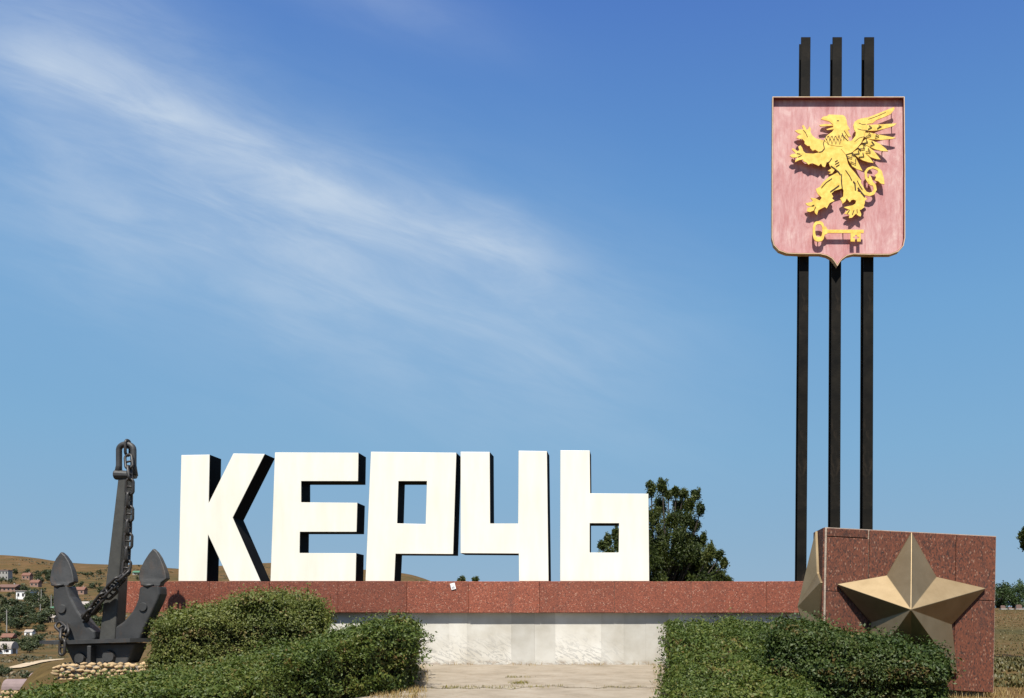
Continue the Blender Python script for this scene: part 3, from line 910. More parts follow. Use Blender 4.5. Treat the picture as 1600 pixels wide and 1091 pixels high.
# flukes: arm and tilted palm
ARML = A3([(150, 345), (150, 480), (172, 560), (195, 620), (235, 690), (262, 742), (300, 770), (440, 770), (475, 735), (470, 680), (425, 632), (380, 572), (340, 515), (312, 460), (285, 410), (268, 355), (262, 330), (150, 325)])
PALL = A3([(185, 62), (150, 112), (128, 165), (118, 225), (116, 280), (122, 305), (150, 322), (262, 327), (272, 310), (302, 298), (298, 265), (280, 200), (250, 135), (220, 92)])
ARMR = A3([(822, 330), (968, 330), (972, 390), (955, 440), (930, 492), (905, 545), (880, 600), (850, 660), (820, 735), (780, 765), (600, 765), (575, 735), (600, 662), (690, 602), (730, 560), (762, 520), (785, 475), (802, 430), (812, 350)])
PALR = A3([(897, 36), (862, 80), (830, 135), (806, 190), (795, 240), (800, 275), (815, 300), (820, 327), (968, 327), (972, 305), (1012, 272), (1003, 225), (985, 175), (955, 108), (928, 66)])
for nm, arm, pal, cxp in (('fluke', ARML, PALL, 97), ('fluke', ARMR, PALR, 238)):
    cbx = P(cxp, 0, DA).x
    zk = P(0, 850 + 328 / 4.959, DA).z
    m = MB(); m.prism(xz(arm, DA), [], YA - 0.17, YA + 0.17)
    a_ = bevel(m.build(nm, M['iron'], anchor), 0.045, 3, 40)
    m = MB()
    pp = xz(pal, DA)
    zt_ = max(b for a, b in pp)
    cxm = sum(a for a, b in pp) / len(pp)
    m.prism(pp, [], lambda x, z: YA - 0.175 + 0.16 * (z - zk) + 0.10 * abs(x - cxm), lambda x, z: YA - 0.175 + 0.16 * (z - zk) + 0.10 * abs(x - cxm) + max(0.05, 0.2 - 0.12 * (z - zk)))
    bevel(m.build('palm', M['iron'], a_), 0.02, 2, 40)
    # raised boss where palm meets arm, and a round bolt on the arm
    bo = P(cxp + (0 if cxp < 150 else -1), 850 + 318 / 4.959, DA)
    m = MB(); m.tube([(bo.x - 0.13, YA - .155, bo.z), (bo.x, YA - .165, bo.z - 0.02), (bo.x + 0.13, YA - .155, bo.z)], [0.02, 0.045, 0.02], 10)
    m.build('boss', M['iron'], a_, True)
    bl = P(*(A3([(222, 505)])[0] if cxp < 150 else A3([(845, 490)])[0]), DA)
    m = MB(); m.tube([(bl.x, YA - .205, bl.z), (bl.x, YA - .16, bl.z)], [0.085, 0.10], 14)
    m.build('bolt', M['iron'], a_)
# crown with plate, rib and bolts
CRW = A3([(262, 770), (800, 768), (790, 800), (735, 922), (330, 932), (275, 812)])
m = MB(); m.prism(xz(CRW, DA), [], YA - 0.26, YA + 0.26)
crown_ = bevel(m.build('crown', M['iron'], anchor), 0.03, 2)
m = MB()
z0, z1 = P(0, 1006.5, DA).z, P(0, 1000.5, DA).z
zs = 0.35 / 100
xa, xb = P(66, 0, DA).x, P(243, 0, DA).x
m.hexa([(xa, YA - .1, z0 + .01), (xa + .55, YA - .46, z0), (xb - .3, YA - .46, z0 + .05), (xb, YA - .1, z0 + .05), (xa, YA - .1, z1 - .01), (xa + .55, YA - .46, z1), (xb - .3, YA - .46, z1 + .05), (xb, YA - .1, z1 + .05)])
m.hexa([(xa, YA - .0995, z0 + .01), (xb, YA - .0995, z0 + .05), (xb - .3, YA + .44, z0 + .05), (xa + .5, YA + .44, z0), (xa, YA - .0995, z1 - .01), (xb, YA - .0995, z1 + .05), (xb - .3, YA + .44, z1 + .05), (xa + .5, YA + .44, z1)])
m.build('crown_plate', M['iron'], anchor)
rb = A3([(472, 785), (502, 785), (500, 925), (474, 930)])
m = MB(); m.prism(xz(rb, DA), [], YA - 0.45, YA - 0.262)
bevel(m.build('rib', M['iron'], crown_), 0.015, 1)
for bx, by, rr in ((385, 880, .115), (605, 868, .14)):
    c = P(bx / 4.959 + 60, by / 4.959 + 850, DA)
    m = MB(); m.tube([(c.x, YA - .33, c.z), (c.x, YA - .262, c.z)], [rr * .85, rr], 16)
    m.build('bolt', M['iron'], crown_)
# shackle: a bow over the shank head with a cross pin
ctr = P(198.5, 742, DA - .1)
sb = []
xl, xr = P(186, 0, DA - .1).x, P(208.5, 0, DA - .1).x
zc_ = P(0, 742, DA - .1).z
zt_ = P(0, 703, DA - .1).z
rr = (xr - xl) / 2
sb = [(xl - .02, YA - .1, zc_ - .02), (xl, YA - .1, zc_ + .2), (xl, YA - .1, zt_)]
for k in range(1, 10):
    a = math.pi * (1 - k / 10)
    sb.append(((xl + xr) / 2 + rr * math.cos(a), YA - .1, zt_ + rr * 0.78 * math.sin(a)))
sb += [(xr, YA - .1, zt_), (xr, YA - .1, zc_ + .2), (xr + .01, YA - .1, zc_ - .02)]
m = MB(); m.tube(sb, [.085] + [.062] * (len(sb) - 2) + [.085], 10)
shk = m.build('shackle', M['iron'], anchor, True)
m = MB(); m.tube([(xl - .08, YA - .1, zc_), (xl - .06, YA - .1, zc_), (xr + .05, YA - .1, zc_ - .01)], [.10, .11, .075], 12)
m.build('pin', M['iron'], shk)
# chain: studded links laid along the shank, across it and over the crown plate end
chain = thing('anchor_chain', P(201, 790, DA - .3), 'black studded link chain hanging from the anchor shackle and slung across its shank', 'chain')
def link_mesh():
    L, Wd, r = 0.39, 0.215, 0.030
    m = MB()
    pts = []
    hs = (L - Wd) / 2
    for k in range(14):
        a = math.tau * k / 14 + math.pi / 14
        x = (Wd / 2 - r) * math.cos(a)
        z = (Wd / 2 - r) * math.sin(a) + (hs if math.sin(a) > 0 else -hs)
        pts.append((x, 0, z))
    m.tube(pts, r, 6, closed=True)
    m.tube([(-(Wd / 2 - r), 0, 0), (Wd / 2 - r, 0, 0)], r * 0.75, 5)
    o = m.build('link', M['chain'], None, True)
    me = o.data
    bpy.data.objects.remove(o)
    return me
LM = link_mesh()
def lay_chain(pts, roll0=0.0, pitch=0.29):
    pts = [Vector(p) for p in pts]
    seg = [(pts[i + 1] - pts[i]).length for i in range(len(pts) - 1)]
    tot = sum(seg)
    n = max(1, int(round(tot / pitch)))
    for k in range(n):
        s = tot * (k + 0.5) / n
        i = 0
        while i < len(seg) - 1 and s > seg[i]:
            s -= seg[i]; i += 1
        c = pts[i].lerp(pts[i + 1], s / seg[i])
        t = (pts[i + 1] - pts[i]).normalized()
        o = link('link', LM, chain)
        o.location = c - ORG[chain]
        side = Vector((1, 0, 0)) if abs(t.x) < 0.8 else Vector((0, 0, 1))
        side = (side - t * side.dot(t)).normalized()
        nn = t.cross(side)
        ang = roll0 + (k % 2) * math.pi / 2 + random.uniform(-.12, .12)
        xax = side * math.cos(ang) + nn * math.sin(ang)
        yax = t.cross(xax)
        from mathutils import Matrix
        o.rotation_euler = Matrix((xax, yax, t)).transposed().to_euler()
dq = DA - .32
lay_chain([P(199.5, 686, DA - .1), P(199.5, 714, DA - .1)], math.pi / 2, 0.4)
lay_chain([P(200.5, 712, DA - .18), P(203, 742, dq), P(202, 790, dq), P(201, 832, dq), P(199, 878, dq), P(196, 898, dq - .03)], 0.0)
lay_chain([P(199, 893, dq - .05), P(182, 908, dq - .12), P(166, 924, dq - .10), P(150, 944, dq - .02), P(136, 962, dq + .1), P(128, 972, dq + .26)], 0.6, 0.24)
lay_chain([P(194, 905, dq + .02), P(178, 922, dq - .06), P(160, 938, dq - .02), P(143, 956, dq + .08), P(131, 968, dq + .2)], 1.2, 0.26)
lay_chain([P(90, 975, dq + .1), P(100, 985, dq - .02), P(98, 1000, dq - .18), P(97, 1022, dq - .2)], 0.3, 0.24)
lay_chain([P(104, 978, dq + .1), P(106, 992, dq - .1)], 0.9, 0.24)

# ---------------------------------------------------------------- rubble plinth under the anchor
def stone_meshes(n):
    out = []
    for k in range(n):
        bm = bmesh.new()
        bmesh.ops.create_icosphere(bm, subdivisions=1, radius=1)
        sx, sy, sz = random.uniform(.8, 1.15), random.uniform(.7, 1), random.uniform(.75, 1.0)
        for vv in bm.verts:
            j = 1 + random.uniform(-.16, .16)
            p_ = vv.co
            e = 0.75
            vv.co = Vector([math.copysign(abs(a) ** e, a) for a in p_]) * j
            vv.co.x *= sx; vv.co.y *= sy; vv.co.z *= sz
        me = bpy.data.meshes.new('stone')
        bm.to_mesh(me); bm.free()
        me.materials.append(M['stone'])
        me.polygons.foreach_set('use_smooth', [True] * len(me.polygons))
        out.append(me)
    return out
STN = stone_meshes(7)
def rubble_face(par, p0, p1, z0, z1, size, ymid_jit=0.02):
    """rows of stones from p0 to p1 (x, y), z0 to z1"""
    a, b = Vector((p0[0], p0[1], 0)), Vector((p1[0], p1[1], 0))
    L = (b - a).length
    z = z0
    rows = max(1, round((z1 - z0) / (size * 0.82)))
    for r_ in range(rows):
        zz = z0 + (z1 - z0) * (r_ + 0.5) / rows
        x = random.uniform(-.5, 0) * size
        while x < L:
            wd = size * random.uniform(0.7, 1.6)
            c = a.lerp(b, min(max((x + wd / 2) / L, 0.01), 0.99))
            o = link('stone', random.choice(STN), par)
            hh = (z1 - z0) / rows
            o.location = Vector((c.x + random.uniform(-.01, .01), c.y + random.uniform(-ymid_jit, ymid_jit), zz + random.uniform(-.25, .25) * size)) - ORG[par]
            o.scale = (wd * 0.52, size * 0.55, hh * random.uniform(0.45, 0.68))
            o.rotation_euler = (random.uniform(-.25, .25), random.uniform(-.2, .2), math.atan2(b.y - a.y, b.x - a.x) + random.uniform(-.2, .2))
            x += wd
pl_x0, pl_x1 = P(84, 0, 19.3).x, P(262, 0, 19.3).x
pl_z = P(0, 1036.5, DA - .26).z - 0.01
plinth = thing('stone_plinth', ((pl_x0 + pl_x1) / 2, YA, -0.9), 'low plinth of rounded yellow rubble stones under the anchor', 'plinth')
m = MB(); m.box(pl_x0 + .06, pl_x1, YA - .64, YA + .75, -1.6, pl_z - 0.03)
m.build('mortar_core', M['cement'], plinth)
rubble_face(plinth, (pl_x0, YA - .68), (pl_x1, YA - .68), -0.62, pl_z, 0.105, 0.035)
rubble_face(plinth, (pl_x0 + .04, YA + .7), (pl_x0 + .04, YA - .6), -0.62, pl_z, 0.14)
rubble_face(plinth, (pl_x0 + .1, YA - .5), (pl_x1, YA - .5), pl_z - 0.07, pl_z + 0.03, 0.15)
rubble_face(plinth, (pl_x0 + .1, YA - .3), (P(128, 0, DA).x, YA - .3), pl_z - 0.07, pl_z + 0.02, 0.16)
# stub of a rubble wall at the edge of the slope
c0w = P(12, 1085, 24)
stub = thing('rubble_wall', (c0w.x, c0w.y, gz(c0w.x, c0w.y)), 'broken yellow rubble wall low on the slope before the sheds', 'wall')
zt_ = P(0, 1078, 24).z
xw0, xw1 = P(-40, 0, 24).x, P(30, 0, 24).x
m = MB(); m.box(xw0, xw1 - .05, c0w.y - .05, c0w.y + .3, -2.2, zt_ - .12)
m.build('mortar_core', M['cement'], stub)
rubble_face(stub, (xw0, c0w.y - .08), (xw1, c0w.y - .08), -1.35, zt_, 0.15, 0.04)

# ---------------------------------------------------------------- path
path = thing('path', (0, -3, -0.1), None, None)
tag(path, kind='structure')
random.seed(21)
def crack(x0, x1, d, n=26, amp=0.05):
    out = []
    y = 0
    for i in range(n + 1):
        y = 0.7 * y + random.uniform(-amp, amp)
        out.append((x0 + (x1 - x0) * i / n, d - D0 + y))
    return out
def slab(edge_near, edge_far):
    top = edge_near + edge_far[::-1]
    m = MB()
    tris = tessellate_polygon([[Vector((a, b, 0)) for a, b in top]])
    n = len(top)
    zz = lambda x, y: -0.05 * (0.3 - y) if y > -10 else -0.5
    vs = [(a, b, zz(a, b) + 0.05) for a, b in top] + [(a, b, zz(a, b) - 0.08) for a, b in top]
    m.add(vs, [tuple(t) for t in tris] + [tuple(i + n for i in t) for t in tris] + [(i, (i + 1) % n, (i + 1) % n + n, i + n) for i in range(n)])
    return m.build('path_slab', M['path'], path)
xl_, xr_ = P(560, 0, 19).x, P(1075, 0, 19).x
e0 = [(xl_, 0.085), (xr_, 0.085)]
cA = crack(xl_, xr_, 17.7, 34, 0.20)
sh2 = lambda L, k: [(a, b + k) for a, b in L]
xm = P(812, 0, 19).x
slab(cA, e0)
cB = crack(xl_, xr_, 15.6, 30, 0.06)
slab(sh2(cB, 0), sh2(cA, -0.10))
slab([(xl_, -9.9), (xr_, -9.9)], sh2(cB, -0.04))

# ---------------------------------------------------------------- leaves
def leaf_quads(pos, nrm, size, aspect=0.55, jit=0.9, sd=0):
    """one small pointed leaf per position, roughly facing nrm"""
    r = np.random.default_rng(sd)
    n = len(pos)
    nn = nrm + r.normal(0, jit, (n, 3))
    nn /= np.linalg.norm(nn, axis=1, keepdims=True) + 1e-9
    a = r.normal(0, 1, (n, 3))
    a -= nn * (a * nn).sum(1, keepdims=True)
    a /= np.linalg.norm(a, axis=1, keepdims=True) + 1e-9
    b = np.cross(nn, a)
    s = (size * r.uniform(0.65, 1.35, n))[:, None]
    v = np.stack([pos - a * s, pos + b * s * aspect + nn * s * 0.12, pos + a * s, pos - b * s * aspect + nn * s * 0.12], 1).reshape(-1, 3)
    f = np.arange(4 * n).reshape(n, 4)
    return v, f
def fbm(p, s, seed=0):
    o = np.zeros(len(p))
    amp = 1
    for k in range(4):
        ph = seed * 1.7 + k * 2.3
        q_ = p / s
        o += amp * (np.sin(q_[:, 0] * 2.1 + 1.3 * np.sin(q_[:, 1] * 1.7 + ph) + ph) + np.sin(q_[:, 2] * 2.7 + 1.1 * np.sin(q_[:, 0] * 1.9 - ph) + 2 * ph) + np.sin(q_[:, 1] * 2.3 + 1.2 * np.sin(q_[:, 2] * 2.2 + ph))) / 3
        amp *= 0.55
        s *= 0.48
    return o
def hedge(label, cs, tops, n, size, seed, material, bulge=None, sprigs=(), name='hedge', fluff=0.09):
    """cs: four ground corners (x, y) near-left, near-right, far-right, far-left; tops: their top heights"""
    r = np.random.default_rng(seed)
    cs = np.array(cs, float)
    tops = np.array(tops, float)
    cen = cs.mean(0)
    root = thing(name, (cen[0], cen[1], gz(cen[0], cen[1])), label, 'hedge', 'trimmed hedges around the monument')
    def bil(a, u_, v_):
        a = a if a.ndim == 2 else a[:, None]
        return ((1 - u_) * (1 - v_))[:, None] * a[0] + (u_ * (1 - v_))[:, None] * a[1] + (u_ * v_)[:, None] * a[2] + ((1 - u_) * v_)[:, None] * a[3]
    # solid dark inner body, added to block light behind the leaves
    K, Lq = 14, 8
    vs, fs = [], []
    uu, vv = np.meshgrid(np.linspace(0, 1, K), np.linspace(0, 1, Lq))
    for lvl in range(3):
        sc_ = (0.94, 0.90, 0.76)[lvl]
        xy = bil(cs, (uu.ravel() - .5) * sc_ + .5, (vv.ravel() - .5) * sc_ + .5)
        zt = bil(tops, uu.ravel(), vv.ravel())[:, 0]
        if bulge:
            zt = zt + bulge(uu.ravel(), vv.ravel())
        zb = ground_z(xy[:, 0], xy[:, 1]) - 0.05
        f_ = (0.0, 0.62, 0.80)[lvl]
        zz = zb + (zt - zb) * f_
        vs.append(np.column_stack([xy, zz]))
    V = np.concatenate(vs)
    n_ = K * Lq
    ring = [i for i in range(K)] + [K * j + K - 1 for j in range(1, Lq)] + [K * (Lq - 1) + i for i in range(K - 2, -1, -1)] + [K * j for j in range(Lq - 2, 0, -1)]
    Q = []
    for lvl in range(2):
        for i in range(len(ring)):
            a, b = ring[i], ring[(i + 1) % len(ring)]
            Q.append((a + lvl * n_, b + lvl * n_, b + (lvl + 1) * n_, a + (lvl + 1) * n_))
    for j in range(Lq - 1):
        for i in range(K - 1):
            a = 2 * n_ + j * K + i
            Q.append((a, a + 1, a + K + 1, a + K))
    fast_mesh('light_block_core', V, np.array(Q), M['hedge_core'], root)
    # outer shell of leaves: sample top and four sides by area
    lens = [np.linalg.norm(cs[(i + 1) % 4] - cs[i]) for i in range(4)]
    hgt = float(np.mean(tops) - np.mean(ground_z(cs[:, 0], cs[:, 1])))
    areas = np.array([lens[0] * (lens[1] + lens[3]) / 2] + [l_ * hgt for l_ in lens])
    areas[3] *= 0.35
    cnt = (areas / areas.sum() * n).astype(int)
    P_, N_ = [], []
    for fc in range(5):
        m_n = cnt[fc]
        if fc == 0:
            u_, v_ = r.random(m_n), r.random(m_n)
            h_ = np.ones(m_n)
            no = np.tile([0, -0.15, 1.0], (m_n, 1))
        else:
            s_2 = r.random(m_n)
            h_ = r.random(m_n) ** 0.85
            u_ = {1: s_2, 2: np.ones(m_n), 3: 1 - s_2, 4: np.zeros(m_n)}[fc]
            v_ = {1: np.zeros(m_n), 2: s_2, 3: np.ones(m_n), 4: 1 - s_2}[fc]
            e = cs[fc % 4] - cs[fc - 1]
            o = np.array([e[1], -e[0]]) / np.linalg.norm(e)
            no = np.tile([o[0], o[1], 0.35], (m_n, 1))
        # rounded shoulders
        edge = np.minimum(np.minimum(u_ * lens[0], (1 - u_) * lens[0]), np.minimum(v_ * lens[1], (1 - v_) * lens[1]))
        xy = bil(cs, u_, v_)
        zt = bil(tops, u_, v_)[:, 0]
        if bulge:
            zt = zt + bulge(u_, v_)
        if fc == 0:
            zt = zt - 0.16 * np.exp(-edge / 0.13)
        zb = ground_z(xy[:, 0], xy[:, 1])
        hh = np.where(h_ > 0.985, 0.985, h_)
        z = zb + (zt - zb) * hh
        if fc:
            pull = 0.16 * np.clip((hh - 0.75) / 0.25, 0, 1) ** 2 + 0.10 * np.clip((0.25 - hh) / 0.25, 0, 1)
            dirc = cen - xy
            dirc /= np.linalg.norm(dirc, axis=1, keepdims=True)
            xy = xy + dirc * pull[:, None]
        P_.append(np.column_stack([xy, z]))
        N_.append(no)
    P_ = np.concatenate(P_)
    N_ = np.concatenate(N_)
    N_ /= np.linalg.norm(N_, axis=1, keepdims=True)
    lump = fbm(P_, 0.42, seed)
    depth = -r.random(len(P_)) ** 1.6 * 0.26
    stick = (r.random(len(P_)) < fluff) * r.random(len(P_)) ** 1.5 * 0.22
    P_ = P_ + N_ * (lump * 0.11 + depth + 0.04 + stick)[:, None]
    # thin the leaves where the hedge has hollows
    keep = r.random(len(P_)) < np.clip(0.68 + 0.5 * fbm(P_, 0.2, seed + 5), 0.3, 1)
    P_, N_ = P_[keep], N_[keep]
    tint = np.clip(0.42 + 0.16 * fbm(P_, 0.8, seed + 3) + r.normal(0, 0.14, len(P_)), 0, 0.86)
    brown = fbm(P_, 0.33, seed + 11) > 0.72
    tint = np.where(brown & (r.random(len(P_)) < 0.55), r.uniform(0.8, 1, len(P_)), tint)
    ex_p, ex_n, ex_t = [], [], []
    sm = MB()
    for (bx, by, bz, ln, ax, ay) in sprigs:
        d_ = Vector((ax, ay, 0.75)).normalized()
        p0 = Vector((bx, by, bz)); p1 = p0 + d_ * ln * 0.6; p2 = p0 + Vector((ax, ay, 0.35)).normalized() * ln
        sm.tube([p0, p1, p2], [0.008, 0.006, 0.003], 4)
        for k in range(int(ln * 70)):
            f_ = r.random() ** 0.8
            c = p0.lerp(p1, f_ / 0.6) if f_ < 0.6 else p1.lerp(p2, (f_ - .6) / .4)
            ex_p.append(np.array(c) + r.normal(0, 0.035, 3)); ex_n.append([0, -0.4, 0.8]); ex_t.append(r.uniform(.1, .6))
    if ex_p:
        P_ = np.concatenate([P_, ex_p]); N_ = np.concatenate([N_, ex_n]); tint = np.concatenate([tint, ex_t])
    szs = size * (1 + 0.35 * fbm(P_, 0.5, seed + 9))
    v_, f_ = leaf_quads(P_, N_, np.clip(szs, size * .55, size * 1.6), 0.5, 0.75, seed)
    fast_mesh('foliage', v_, f_, material, root, np.repeat(tint, 4))
    # stems near the ground
    for k in range(int(lens[0] * 3)):
        u0_, v0_ = r.random(), r.random() * 0.3
        xy = bil(cs, np.array([u0_]), np.array([v0_ * .6 + .1]))[0]
        zg = gz(xy[0], xy[1])
        sm.tube([(xy[0], xy[1], zg - .05), (xy[0] + r.normal(0, .05), xy[1] + r.normal(0, .05), zg + hgt * .6)], [0.014, 0.007], 5)
    tag(sm.build('stems', M['bark'], root), kind='stuff')
    return root
def gxy(px, d):
    return ((px - 1000) / F * d, d - D0)
spr = []
random.seed(5)
for k in range(16):
    d = random.uniform(17.2, 19.6)
    px = 640 + random.uniform(-6, 4)
    x, y = gxy(px, d)
    spr.append((x, y, random.uniform(0.05, 0.75), random.uniform(.22, .5), random.uniform(.6, 1.0), random.uniform(-.4, .2)))
hedge('wide olive green hedge sloping down beside the path, its far end touching the marble wall', [gxy(14, 11.3), gxy(640, 17.2), gxy(648, 20.3), gxy(38, 14.9)], [-.22, .98, 1.13, -.03], 230000, 0.029, 3, M['hedge_leaf'],
      lambda u_, v_: 0.04 * np.sin(u_ * 9) - 0.11 * np.sin(math.pi * np.clip(u_ * 1.15, 0, 1)), spr)
spr = [(*gxy(250 + k * 8 + random.uniform(-9, 9), random.uniform(18.7, 20.6)), 1.0 + 0.018 * k, random.uniform(.18, .45), random.uniform(-.4, .3), -.1) for k in range(30)]
hedge('tall olive green hedge between the anchor and the letters К and Е', [gxy(240, 18.6), gxy(500, 18.9), gxy(507, 21.3), gxy(268, 21.0)], [1.02, 1.50, 1.52, 1.18], 100000, 0.029, 8, M['hedge_leaf_light'],
      lambda u_, v_: 0.26 * np.exp(-((u_ - .58) / .3) ** 2), spr, fluff=0.2)
spr = [(*gxy(1046 + random.uniform(-3, 3), random.uniform(13, 20)), random.uniform(-.1, .7), random.uniform(.12, .25), -0.8, -.2) for k in range(14)]
hedge('bright green hedge running along the right of the path up to the marble wall', [gxy(1046, 11.6), gxy(1285, 11.6), gxy(1228, 20.6), gxy(1050, 20.6)], [.02, .02, 1.12, 1.14], 150000, 0.027, 14, M['hedge_leaf'],
      lambda u_, v_: 0.04 * np.sin(v_ * 11), spr)
spr = [(*gxy(1466 + random.uniform(-14, 8), random.uniform(14.3, 15.8)), random.uniform(.2, .6), random.uniform(.12, .28), 0.4, -.3) for k in range(10)]
hedge('dark green hedge row in front of the granite star block', [gxy(1205, 14.0), gxy(1476, 14.0), gxy(1462, 16.2), gxy(1205, 16.2)], [0.98, .60, .66, 1.10], 120000, 0.028, 22, M['hedge_leaf_dark'],
      lambda u_, v_: 0.03 * np.sin(u_ * 13) + 0.05 * np.sin(u_ * 5 + 1), spr)

# ---------------------------------------------------------------- grass
def blades(name, pos, h, wdt, material, seed, label=None, cat=None):
    r = np.random.default_rng(seed)
    n = len(pos)
    pos = np.asarray(pos, float)
    ang = r.uniform(0, math.tau, n)
    ln = np.column_stack([np.cos(ang), np.sin(ang), np.zeros(n)])
    sd = np.column_stack([-np.sin(ang), np.cos(ang), np.zeros(n)])
    hh = (h * r.uniform(0.4, 1.3, n))[:, None]
    lean = r.uniform(0.1, 0.9, n)[:, None]
    w_ = wdt * r.uniform(.6, 1.3, n)[:, None]
    mid = pos + np.array([0, 0, 1]) * hh * .6 + ln * hh * lean * .3
    tip = pos + np.array([0, 0, 1]) * hh + ln * hh * lean
    v_ = np.stack([pos - sd * w_, pos + sd * w_, mid + sd * w_ * .6, tip, mid - sd * w_ * .6], 1).reshape(-1, 3)
    b = np.arange(n)[:, None] * 5
    f_ = np.concatenate([b + np.array([[0, 1, 2, 4]]), b + np.array([[4, 2, 3, 3]])])
    f1_ = b + np.array([[0, 1, 2, 4]])
    tri = b + np.array([[4, 2, 3]])
    me_v = v_
    tint = np.repeat(np.clip(r.normal(.45, .25, n), 0, 1), 5)
    allf = np.concatenate([np.concatenate([f1_[:, [0, 1, 2]], f1_[:, [0, 2, 3]]]), tri])
    o = fast_mesh(name, me_v, allf, material, None, tint)
    return tag(o, label, cat, kind='stuff')
r = np.random.default_rng(31)
pp = []
def scat(n, px0, px1, d0, d1, dens=None):
    px = r.uniform(px0, px1, n); d = r.uniform(d0, d1, n)
    x = (px - 1000) / F * d; y = d - D0
    p_ = np.column_stack([x, y, ground_z(x, y) - 0.01])
    k = fbm(p_, 0.5, 4) > (-0.2 if dens is None else dens)
    return p_[k]
G = [scat(2600, 560, 655, 16.0, 18.2), scat(1200, 640, 668, 16.0, 21.8), scat(900, 1020, 1052, 15.5, 21.8, 0.3), scat(2600, 1480, 1640, 14.5, 17.6),
     scat(900, 655, 1045, 21.7, 22.05, 0.3)]
blades('dry_grass', np.concatenate(G), 0.11, 0.006, M['dry_grass'], 5, 'dry straw coloured grass at the foot of the hedges and beside the block', 'grass')
fg = np.concatenate([scat(5000, 1552, 1700, 17.8, 27, -0.3), scat(3500, 1552, 1720, 26, 60, 0.2), scat(12000, 1552, 1720, 60, 112, 0.0)])
blades('field_grass', fg, 0.08, 0.03, M['field_grass'], 6, 'pale dry grass on the open field beyond the star block', 'grass')
wd_ = []
for x, y in cA:
    for k in range(int(r.integers(8, 40)) if r.random() < .7 else 3):
        wd_.append((x + r.normal(0, .09), y - .025 + r.normal(0, .02), -0.05 * (0.3 - y) + 0.03))
for k in range(150):
    wd_.append((P(815, 0, 18.6).x + r.normal(0, .09), -3.7 + r.normal(0, .14), -0.05 * 4.0 + 0.045))
for k in range(60):
    wd_.append((P(803, 0, 19).x + r.normal(0, .13), -2.7 + r.normal(0, .05), -0.05 * 3.0 + 0.045))
for k in range(260):
    x = P(random.uniform(690, 860), 0, 17.7).x
    wd_.append((x, 17.7 - D0 + r.normal(-.05, .12), -0.05 * (22.3 - 17.7) + 0.035))
for x, y in cB:
    for k in range(int(r.integers(0, 9))):
        wd_.append((x + r.normal(0, .1), y - .02 + r.normal(0, .02), -0.05 * (0.3 - y) + 0.02))
blades('path_weeds', wd_, 0.055, 0.006, M['weed'], 8, 'yellow green weeds growing in the cracks of the path', 'weeds')

# ---------------------------------------------------------------- trees
def tufts_tree(name, label, cat, base, trunk_r, tufts, per, size, material, seed, group=None, upright=1.0, stems=None):
    """trunk, limbs to every tuft, and leaves gathered in the tufts; tufts: (x, y, z, rx, rz)"""
    r_ = np.random.default_rng(seed)
    root = thing(name, base, label, cat, group)
    b = Vector(base)
    top = max(t[2] for t in tufts)
    hgt = top - b.z
    cx = sum(t[0] for t in tufts) / len(tufts)
    cy = sum(t[1] for t in tufts) / len(tufts)
    fork = Vector((b.x * .6 + cx * .4, b.y * .6 + cy * .4, b.z + hgt * 0.30))
    m = MB()
    m.tube([b - Vector((0, 0, .15)), b.lerp(fork, .5) + Vector((r_.normal(0, .03), r_.normal(0, .03), 0)), fork], [trunk_r * 1.15, trunk_r * .9, trunk_r * .75], 8)
    m.build('trunk', M['bark'], root, True)
    m = MB()
    PP, NN, TT = [], [], []
    for (x, y, z, rx, rz) in tufts:
        c = Vector((x, y, z))
        st = b.lerp(fork, r_.uniform(.5, 1))
        md = st.lerp(c, .55) + Vector((r_.normal(0, .06) * hgt * .3, r_.normal(0, .06) * hgt * .3, -hgt * .03))
        m.tube([st, md, c - Vector((0, 0, rz * .5)), c + Vector((0, 0, rz * .6))], [trunk_r * .34, trunk_r * .17, trunk_r * .08, trunk_r * .03], 5)
        k = int(per * max(0.25, (rx * rx * rz) ** 0.6))
        nspr = 8
        tone = r_.normal(0, .12)
        for _q in range(nspr):
            dv = r_.normal(0, 1, 3)
            dv /= np.linalg.norm(dv)
            e0 = np.array([x, y, z - rz * .55]) + r_.normal(0, .22, 3) * [rx, rx, rz]
            e1 = np.array([x, y, z]) + dv * [rx * 1.0, rx * 1.0, rz * .55] + [0, 0, rz * r_.uniform(.1, 1.25)]
            kk = max(4, k // nspr)
            f_ = r_.random(kk)[:, None]
            wid = (0.46 * (1 - 0.7 * f_) + .07) * rx
            PP.append(e0 + (e1 - e0) * f_ + r_.normal(0, 1, (kk, 3)) * wid * [1, 1, 1.1])
            NN.append(np.tile(np.cross(e1 - e0, r_.normal(0, 1, 3)), (kk, 1)) * 1.2 + r_.normal(0, .3, (kk, 3)))
            TT.append(np.clip(r_.normal(.42, .17, kk) + tone + r_.normal(0, .08), 0, 1))
    m.build('limbs', M['bark'], root)
    PP, NN, TT = np.concatenate(PP), np.concatenate(NN), np.concatenate(TT)
    v_, f_ = leaf_quads(PP, NN, size, 0.36, 0.6, seed)
    fast_mesh('crown', v_, f_, material, root, np.repeat(TT, 4))
    return root
DT = 30.0
random.seed(11)
tf = []
def T_(px, py, rpx, hpx=None, dj=1.2):
    d = DT + random.uniform(-dj, dj)
    p_ = P(px, py, d)
    tf.append((p_.x, p_.y, p_.z, rpx / F * d, (hpx or rpx * 1.3) / F * d))
